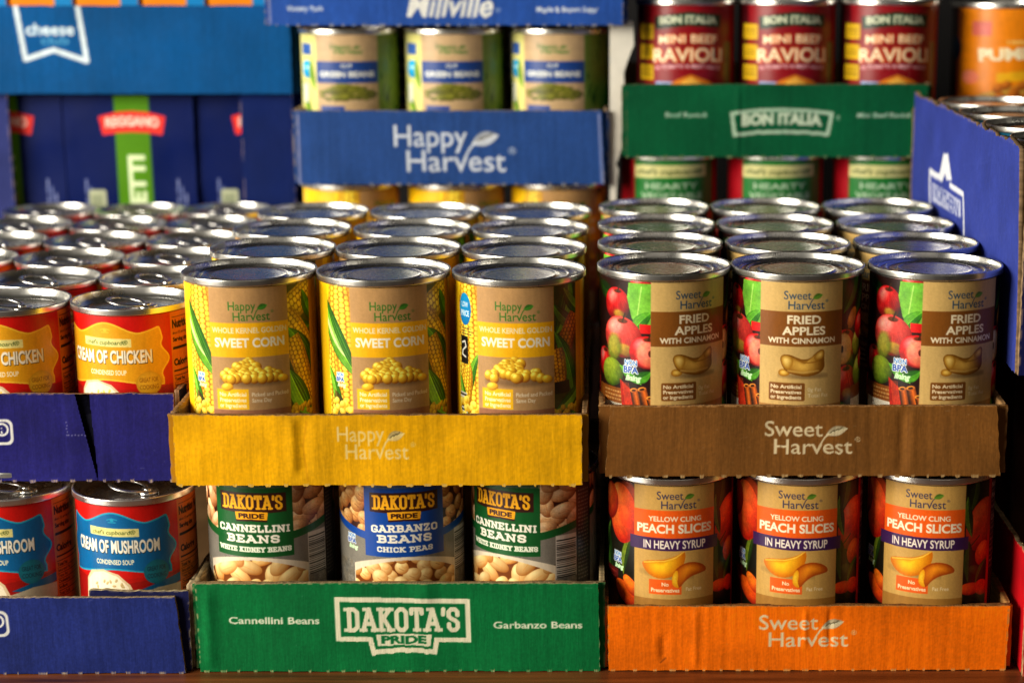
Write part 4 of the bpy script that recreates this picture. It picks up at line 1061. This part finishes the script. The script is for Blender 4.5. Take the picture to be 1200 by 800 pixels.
# green bean tray
x0, x1 = float(at_y(232, 735, -.040)[0]), float(at_y(703, 735, -.040)[0]); wd = (x1-x0)*1000
GRN = (.03, .40, .20); A = Art(wd, 54, 3.6, GRN); A.grain(.07, 16, 7); A.grain(.06, 1.0, 8)
A.text('Cannellini Beans', 44, 22.2, 3.9, (.86, .86, .76), w=52, bold=.02); A.text('Garbanzo Beans', 195, 25.2, 3.9, (.86, .86, .76), w=51, bold=.02)
cx, v, o_ = 118, 8.2, (.86, .84, .72)
ol = [(-39, 0), (0, .5), (38.5, 1.2), (38.5, 27.5), (20, 27.2), (18.5, 35), (9, 33.6), (0, 33.2), (-9, 33.8), (-18.8, 35), (-20.5, 26.8), (-39, 26.5)]
A.poly([(cx+x, v+y) for x, y in ol], o_)
il = [(-36, 2.9), (0, 3.4), (35.6, 4.1), (35.6, 24.7), (17.5, 24.4), (16.3, 31.6), (9, 30.7), (0, 30.2), (-9, 30.8), (-16.5, 31.7), (-18, 24.0), (-36, 23.7)]
A.poly([(cx+x, v+y) for x, y in il], GRN)
A.slab("DAKOTA'S", cx-.3, v+13.6, 15, o_, 65, t=.17, arc=.0)
A.poly([(cx+x, v+y) for x, y in ((-16, 22.6), (0, 22.0), (16, 22.8), (15, 29.8), (0, 28.5), (-15, 29.6))], o_)
A.text('PRIDE', cx, v+25.6, 4.3, GRN, w=26, bold=.05)
tray('green cardboard tray under the bean cans', x0, x1, -.040, .36, 0, .0532, GRN, A, taper=(-.0005, .0008), dents=((.13, .006, .0012, .7, 1.2), (.006, .004, .0009, 0, 1)), seed=31, edge=(.60, .52, .38), side=.0030, wave=.00005)
# orange peach tray
x0, x1 = float(at_y(713, 745, -.0395)[0]), float(at_y(1180, 745, -.0395)[0]); wd = (x1-x0)*1000
ORG = (.94, .425, .015); A = Art(wd, 39.5, 3.6, ORG); A.grain(.07, 16, 9); A.grain(.06, 1.0, 10)
harvest_logo(A, 'Sweet', 112, 4.6, 1.74, CREAM, CREAM, .008, True, 1.28); A.stroke([(30, 34), (33, 31.5)], .9, (.55, .25, .04), .8)
tray('orange cardboard tray under the peach cans', x0, x1, -.0395, .36, 0, .0388, ORG, A, taper=(-.0005, -.001), dents=((.0315, .0025, -.0008, .1, .6), (.113, .0016, .0005, .3, 1), (.05, .002, .0004, 0, 1), (.127, .0015, -.0006, .3, 1)), seed=41, wave=.00011, edge=(.62, .44, .24))
# two blue soup trays
BLU = (.115, .13, .42)


def soup_art(wd, h, xr, y0, BLU):
    A = Art(wd, h, 3.2, BLU); A.grain(.09, 15, 12); A.grain(.09, .9, 13)
    A.rect(xr-70, y0, xr, y0+15.5, (.82, .82, .80), r=4); A.rect(xr-70, y0+1.6, xr-1.6, y0+13.9, BLU, r=3); A.text('cupboard®', xr-2.4, y0+6.4, 7, (.86, .86, .84), w=46, bold=.03, align='R'); return A


x1 = float(at_y(206, 510, -.003)[0]); x0 = x1-.205; A = soup_art(205, 52, 111, 15, (.115, .105, .37))

for i in range(7): A.blob(143+i*1.9, 24.5+(i % 2)*.3, .45, .4, 0, (.6, .6, .75), (.7, .7, .8), op=.6)
for i in range(5): A.blob(142+(i % 2)*.3, 17+i*1.9, .4, .45, 0, (.6, .6, .75), (.7, .7, .8), op=.5)
for i in range(4): A.blob(153.5, 18+i*2, .4, .4, 0, (.6, .6, .75), (.7, .7, .8), op=.5)
o = tray('upper dark blue tray of chicken soup with a shadow wedge cut into its front', x0, x1, -.003, .46, .1032, .0522, BLU, A, shadow_cuts=((.1478, .1562, .1580),), seed=51, dents=((.146, .004, .0004, 0, 1),), side=.002, flap=False, edge=(.58, .44, .32), wave=.0001)
panel('inner_flap', o, flat_art(.05, .05, (.05, .05, .16)), .05, .049, (.03, .0055, .001), seed=57, edge=(.3, .22, .18), step=.0015)  # added dark backing that keeps the shadow wedge black
x1 = float(at_y(215, 740, -.042)[0]); x0 = x1-.215; A = soup_art(215, 47, 117, 8, (.11, .155, .40))
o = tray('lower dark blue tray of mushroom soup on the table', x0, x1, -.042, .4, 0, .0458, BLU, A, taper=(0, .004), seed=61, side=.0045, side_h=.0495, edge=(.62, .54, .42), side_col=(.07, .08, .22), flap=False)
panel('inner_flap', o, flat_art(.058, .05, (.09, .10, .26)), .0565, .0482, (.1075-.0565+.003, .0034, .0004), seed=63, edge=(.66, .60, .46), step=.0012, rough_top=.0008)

# ------------------------------------------------------------------ right: tall blue box of tuna on a red tray of juice cans
BX = .2292; y0, y1 = -.040, .328; zt, zb = .3005, .176
FA = Art((y1-y0)*1000, (zt-zb)*1000, 1.8, (.19, .24, .56)); FA.grain(.07, 25, 3); FA.grain(.06, 1.2, 4)
for i in range(26): FA.stroke([(rng.uniform(0, 400), rng.uniform(0, 120)), (rng.uniform(0, 400), rng.uniform(0, 120))], .5, (.30, .36, .68), .25)


def fp(px, py):
    p = at_x(px, py, BX); return ((y1-p[1])*1000, (zt-p[2])*1000)


wl = (.88, .89, .92)
def strip(pts, wpx): FA.stroke([fp(*p) for p in pts], wpx, wl)
strip([(1090, 262), (1090, 201), (1105, 211)], 4.4); strip([(1115, 218), (1130, 229), (1130, 290)], 3.4)
FA.poly([fp(*p) for p in ((1101, 208), (1107, 181), (1113, 181), (1117, 213), (1111, 212), (1109, 204), (1106, 211))], wl)
a0, a1 = fp(1094, 222), fp(1127, 250)
FA.poly([fp(*p) for p in ((1093, 214), (1127, 236), (1127, 256), (1093, 236))], (.72, .74, .84))
m0, m1 = fp(1094, 225), fp(1126, 246); FA.text('NORTHERN', (m0[0]+m1[0])/2, (m0[1]+m1[1])/2, 9, (.20, .26, .56), w=abs(m1[0]-m0[0])*.94, bold=.02)
bo = empty('shipping_box', (BX+.1, y0, zb), 'tall blue cardboard box of tuna cans beside the fried apples', 'box')
sp = panel('side_panel', bo, FA, y1-y0, zt-zb, (BX-(BX+.1), y1-y0, 0), rz=-math.pi/2, seed=71, step=.0012, rough_top=.0016, edge=(.66, .54, .40), wave=.0001, nubs=0, taper=(0, .014))
panel('front_panel', bo, flat_art(.22, .128, (.09, .10, .30)), .22, zt-zb+.003, (BX+.0006-(BX+.1), -.004, 0), seed=72, step=.0015, nubs=0, edge=(.66, .54, .40), rough_top=.001)
panel('back_panel', bo, flat_art(.22, .125, (.5, .38, .25)), .22, zt-zb-.012, (BX-(BX+.1), y1-y0+.004, 0), seed=73, step=.002, edge=(.66, .54, .40))
fl = panel('box_floor', bo, flat_art(.2, .4, (.5, .38, .25)), .2, y1-y0-.008, (.004-.1, .004, .002), seed=74, step=.006, t=.0015, wave=0); fl.rotation_euler = (-math.pi/2, 0, 0)
for i, yy in enumerate((.008, .087, .166, .245)):
    can('tuna', BX+.0425, yy+.010, .1888, random.uniform(-90, 90), f'can with teal label in the tall blue box, {("first", "second", "third", "last")[i]} along its side', 'can', 'cans in the tall blue box', i)
RED = (.70, .04, .08)
ro = empty('cardboard_tray', (.342, -.045, 0), 'red cardboard tray on the table at the right end', 'tray', 'shallow cardboard trays')
panel('side_panel', ro, flat_art(.4, .072, RED, 1.5), .40, .071, (.2395-.342, .40, 0), rz=-math.pi/2, seed=81, step=.0015, rough_top=.0014, edge=(.72, .60, .44))
panel('front_panel', ro, flat_art(.2, .076, RED, 1.5), .20, .075, (.2397-.342, -.0035, 0), seed=82, step=.0015, edge=(.72, .58, .42), rough_top=.001, nubs=.0098)
fl = panel('tray_floor', ro, flat_art(.19, .39, (.5, .38, .25)), .19, .39, (.244-.342, .002, .0018), seed=83, step=.006, t=.0015, wave=0); fl.rotation_euler = (-math.pi/2, 0, 0)
for i, yy in enumerate((.040, .15)):
    can('tall', .3015, yy, .0020, 20, ('tall dim can in the red tray, nearest the front', 'tall dim can in the red tray, behind the nearer one')[i], 'can', 'tall cans in the red tray', i)

# ------------------------------------------------------------------ back row, middle: green beans on a blue tray
BL2 = (.145, .275, .52); YB = .335
x0, x1 = float(at_y(347, 130, YB)[0]), float(at_y(708, 130, YB)[0]); wd = (x1-x0)*1000
A = Art(wd, 57, 2.4, BL2); A.grain(.05, 18, 3); A.grain(.05, 1.2, 4)
harvest_logo(A, 'Happy', 114, 9.4, 3.15, (.80, .83, .88), (.80, .83, .88), .008, True, 1.15)
A.stroke([(1, 3), (1, 54)], 1.4, (.62, .60, .72), .7); A.stroke([(wd-2, 3), (wd-1.5, 54)], 1.6, (.62, .62, .76), .7)
tray('blue cardboard tray under the green bean cans', x0, x1, YB, .25, .2318, .0552, BL2, A, seed=91, step=.0008, taper=(0, .002), edge=(.62, .52, .42), wave=.0001)
for i, px in enumerate((411.5, 533, 656.5)):
    yy = YB+.045; can('greenbean', at_zx(px, yy, .3), yy, .2338, (-5, -3, -9)[i], f'green bean can with blue panel, {POS[i]} of the three on the blue tray', 'can', 'green bean cans on the blue tray', i)
    can('corn', at_zx((412, 535, 655)[i], yy-.002, .22), yy-.002, .1180, (25, 25, -4)[i]+20, f'yellow can under the blue tray, {POS[i]} of the three', 'can', 'yellow cans under the blue tray', i)
for i, px in enumerate((411.5, 533, 656.5)):
    yy = YB+.122; can('greenbean', at_zx(px, YB+.045, .3)+.002, yy, .2338, 60+40*i, f'green bean can in the dark second row behind, {POS[i]}', 'can', 'green bean cans on the blue tray', i)
# oatmeal case on top of the green beans
x0, x1 = float(at_y(315, 28, YB-.004)[0]), float(at_y(730, 26, YB-.004)[0]); wd = (x1-x0)*1000; hh = .075
A = Art(wd, hh*1000, 2.2, (.14, .29, .60)); A.grain(.05, 18, 5); A.grain(.05, 1.2, 6)
B = hh*1000-1
A.text('Millville', 134, B-13.5, 15.5, (.88, .88, .86), w=62, bold=.028, slant=.22); A.text('®', 168, B-10, 3, (.88, .88, .86))
A.text('Variety Pack', 27, B-11.2, 3.6, (.84, .86, .88), w=27, bold=.02); A.text('Maple & Brown Sugar', 219, B-10.5, 3.6, (.84, .86, .88), w=45, bold=.02)
A.stroke([(1, 2), (1, 74)], 1.6, (.66, .62, .74), .6)
tray('blue cardboard case above the green bean cans', x0, x1, YB-.004, .25, .3496, hh, (.14, .29, .60), A, group='shallow cardboard trays', seed=95, step=.0009, edge=(.62, .52, .42), wave=.0001)

# ------------------------------------------------------------------ back row, right: ravioli on a green tray
x0 = float(at_y(734, 140, YB)[0]); x1 = x0+.224; wd = 224
GR2 = (.02, .32, .19); A = Art(wd, 54, 2.4, GR2); A.grain(.08, 30, 3); A.grain(.05, 1.2, 4)
A.text('Beef Ravioli', 44.5, 22.5, 3.3, (.72, .80, .72), w=31, bold=.02); A.text('Mini Beef Ravioli', 192, 23, 3.3, (.72, .80, .72), w=40, bold=.02)
cl = (.66, .76, .66); cx, v = 116, 17.5
A.poly([(cx-39, v+3), (cx-20, v+.8), (cx, v), (cx+20, v+.8), (cx+38.5, v+3), (cx+35.5, v+21), (cx+18, v+19.3), (cx, v+18.8), (cx-18, v+19.4), (cx-36.5, v+21.5)], cl)
A.poly([(cx-36, v+5.2), (cx-19, v+3.3), (cx, v+2.5), (cx+19, v+3.3), (cx+35.3, v+5.4), (cx+33, v+18.2), (cx+18, v+16.8), (cx, v+16.2), (cx-18, v+16.8), (cx-34, v+18.6)], GR2)
A.text('BON ITALIA', cx, v+9.2, 7.6, (.76, .82, .72), w=60, bold=.07, arc=1.4); A.text('®', cx+42, v+7.5, 3.4, cl)
tray('green cardboard tray under the ravioli cans', x0, x1, YB, .25, .2522, .054, GR2, A, seed=101, step=.0008, edge=(.45, .36, .26), wave=.00008, dents=((.083, .002, .0006, 0, 1),), nubs=.012)
for i, px in enumerate((803.5, 921, 1039)):
    yy = YB+.043; can('ravioli', at_zx(px, yy, .3), yy, .2552, (3, 8, 9)[i], f'dark red ravioli can, {POS[i]} of the three on the green tray', 'can', 'ravioli cans on the green tray', i)
for i, px in enumerate((784, 908, 1031)):
    yy = YB+.041; can('hearty', at_zx(px, yy, .22), yy, .1405, (1, 4, 6)[i], f'can with green and cream label under the green tray, {POS[i]}', 'can', 'green label cans under the ravioli', i)
can('pumpkin', float(at_y(1113, 50, .40)[0])+.0435, .40, float(at_y(1150, 4, .37)[2])-.127, -8, 'orange pumpkin can standing beside the ravioli cans', 'can')
# white die-cut card between the two stacks
prof = [(x+.0015, z) for x, z in [(.0195, .352), (.0200, .334), (.0185, .331), (.0150, .322), (.0125, .314), (.0130, .300), (.0142, .285), (.0125, .265), (.0085, .250), (.0065, .246), (.0085, .242), (.0070, .225), (.0060, .12)]]
V = [(x, y, z) for y in (.343, .3462) for x, z in prof]+[(.0035, y, z) for y in (.343, .3462) for x, z in prof]; n = len(prof); Q = []
for i in range(n-1):
    Q += [(i, i+1, n+i+1, n+i), (2*n+i, 2*n+i+1, i+1, i), (n+i, n+i+1, 3*n+i+1, 3*n+i)]
Q += [(0, n, 3*n, 2*n)]
wc = link('cardboard_divider', mesh('divider_mesh', V, Q, M_WHITE, None, False)); tag(wc, 'white wavy edged card standing between the blue and green trays', 'divider')

# ------------------------------------------------------------------ back row, left: spaghetti cartons in a cut-out case, cheese tray on top
YS = .440; NAVY = (.005, .07, .29); zc0 = .10
def sx(px): return float(at_y(px, 180, YS)[0])
c0 = empty('display_case', (sx(180), YS, zc0), 'navy cardboard case with cut-out front holding the spaghetti cartons', 'case')
def case_piece(pa, pb, y=0, h=.194, col=(.045, .11, .32)):
    xa, xb = sx(pa), sx(pb); panel('front_panel', c0, flat_art(xb-xa, h, col, 1.5, int(pb)), xb-xa, h, (xa-sx(180), y-.004, 0), seed=int(pb)+5, step=.0015, edge=(.52, .44, .44), wave=.0002)
case_piece(285, 346); case_piece(-95, 15, col=(.16, .19, .40))
panel('back_panel', c0, flat_art(.3, .19, (.3, .25, .2)), sx(346)-sx(-95), .19, (sx(-95)-sx(180), .075, 0), seed=5, step=.004)
panel('side_panel', c0, flat_art(.08, .19, (.11, .17, .42)), .075, .193, (sx(346)-sx(180)-.0005, .0, 0), rz=math.pi/2, seed=6, step=.003)
fl = panel('case_floor', c0, flat_art(.28, .07, (.3, .25, .2)), sx(346)-sx(-95)-.01, .07, (sx(-95)-sx(180)+.005, .001, .0018), seed=7, step=.006, t=.0015, wave=0); fl.rotation_euler = (-math.pi/2, 0, 0)


def carton_art(w_, h_):
    A = Art(w_, h_, 2.0, NAVY); c = w_*.52
    A.rect(c-14, 0, c+14, h_, (.29, .50, .06)); A.poly([(c-27, 17), (c-13, 13.5), (c, 12.5), (c+13, 13.5), (c+27, 17), (c+24, 32), (c+11, 30), (c, 29.5), (c-11, 30), (c-24, 32)], (.88, .20, .17))
    A.text('REGGANO', c, 22, 7, (.96, .80, .74), w=43, bold=.05, arc=1.4)
    A.text('SPAGHETTI', c+2, 100, 12, (.84, .90, .72), w=104, bold=.05, rot=math.pi/2)
    for k in (c-37, c+37):
        for j in range(3): A.text('product of italy durum wheat', k-3+j*3.2, 98+j*6, 2.2, (.52, .55, .72), w=62, bold=.03, rot=math.pi/2)
    A.rect(c-38, 76, c-24, 112, (.66, .68, .56), r=2); A.rect(c-36, 80, c-27, 108, (.54, .57, .46)); A.grain(.05, 18, 3); return A


CA = carton_art(106, 186)
CM = None
for i, (pl, lab) in enumerate(((74, 'navy spaghetti carton with green band and red badge, fully seen'), (-81, 'navy spaghetti carton cut by the left edge of the photo'), (229, 'navy spaghetti carton half hidden behind the case front'))):
    x = sx(pl); yy = YS+(.006, .008, .010)[i]
    o = empty('spaghetti_carton', (x, yy, zc0+.003), lab, 'carton', 'spaghetti cartons')
    pw = .1045
    if CM is None:
        cfr = panel('front_panel', o, CA, pw, .186, (0, 0, 0), seed=201, step=.0008, mat=M_CARTON, wave=0, t=.001, rough_top=.0001, edge=(.05, .10, .34))
        bx = link('carton_body', bevel_box('carton_mesh', .0008, pw-.0008, .0013, .045, 0, .1855, plain('navy_carton', NAVY, .5)), o); CM = (cfr, bx)
    else:
        for c in CM: dup(c, o)
# cheese tray
YC = .428; x0, x1 = float(at_y(-70, 60, YC)[0]), float(at_y(341, 60, YC)[0]); wd = (x1-x0)*1000; z0 = float(at_y(200, 110, YC)[2]); zt = float(at_y(200, 7, YC)[2]); hh = zt-z0
TQ = (.02, .28, .50); A = Art(wd, hh*1000, 2.0, TQ); A.grain(.05, 30, 3); A.grain(.04, 1.5, 4)
k = wd/411.; X = lambda px: (px+70)*k; Yv = lambda py: (py-7)*k
A.stroke([(X(21), -3), (X(29), Yv(69)), (X(63), Yv(58)), (X(101), Yv(71)), (X(93), -3)], 4.0, (.80, .85, .88))
A.text('cheese', X(60), Yv(34), 8.5, (.82, .87, .90), w=38, bold=.028); A.text('club', X(65), Yv(47), 6, (.28, .55, .72), w=22, bold=.02)
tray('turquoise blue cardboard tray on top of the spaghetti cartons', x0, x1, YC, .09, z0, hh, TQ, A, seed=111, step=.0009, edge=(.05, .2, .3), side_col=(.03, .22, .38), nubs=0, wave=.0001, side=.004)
MA = Art(60, 90, 1.2, (.90, .50, .05)); MA.rect(34, 0, 60, 90, (.05, .45, .70)); MA.grain(.05, 10, 2)
MM = None
for i in range(5):
    x = float(at_y(-72+i*78, 10, YC)[0]); o = empty('macaroni_carton', (x+.001, YC+.012, z0+.003), f'orange and blue carton top in the turquoise tray, {("left edge", "second", "third", "fourth", "last before the case")[i]}', 'carton', 'orange cartons in the turquoise tray')
    if MM is None:
        f1 = panel('front_panel', o, MA, .0485, .085, (0, 0, 0), seed=301, step=.001, mat=M_CARTON, wave=0, t=.001, rough_top=.0001, edge=(.8, .5, .1)); b1 = link('carton_body', bevel_box('macaroni_mesh', .0008, .048, .0013, .06, 0, .0845, plain('orange_carton', (.85, .45, .05), .5)), o); MM = (f1, b1)
    else:
        for c in MM: dup(c, o)
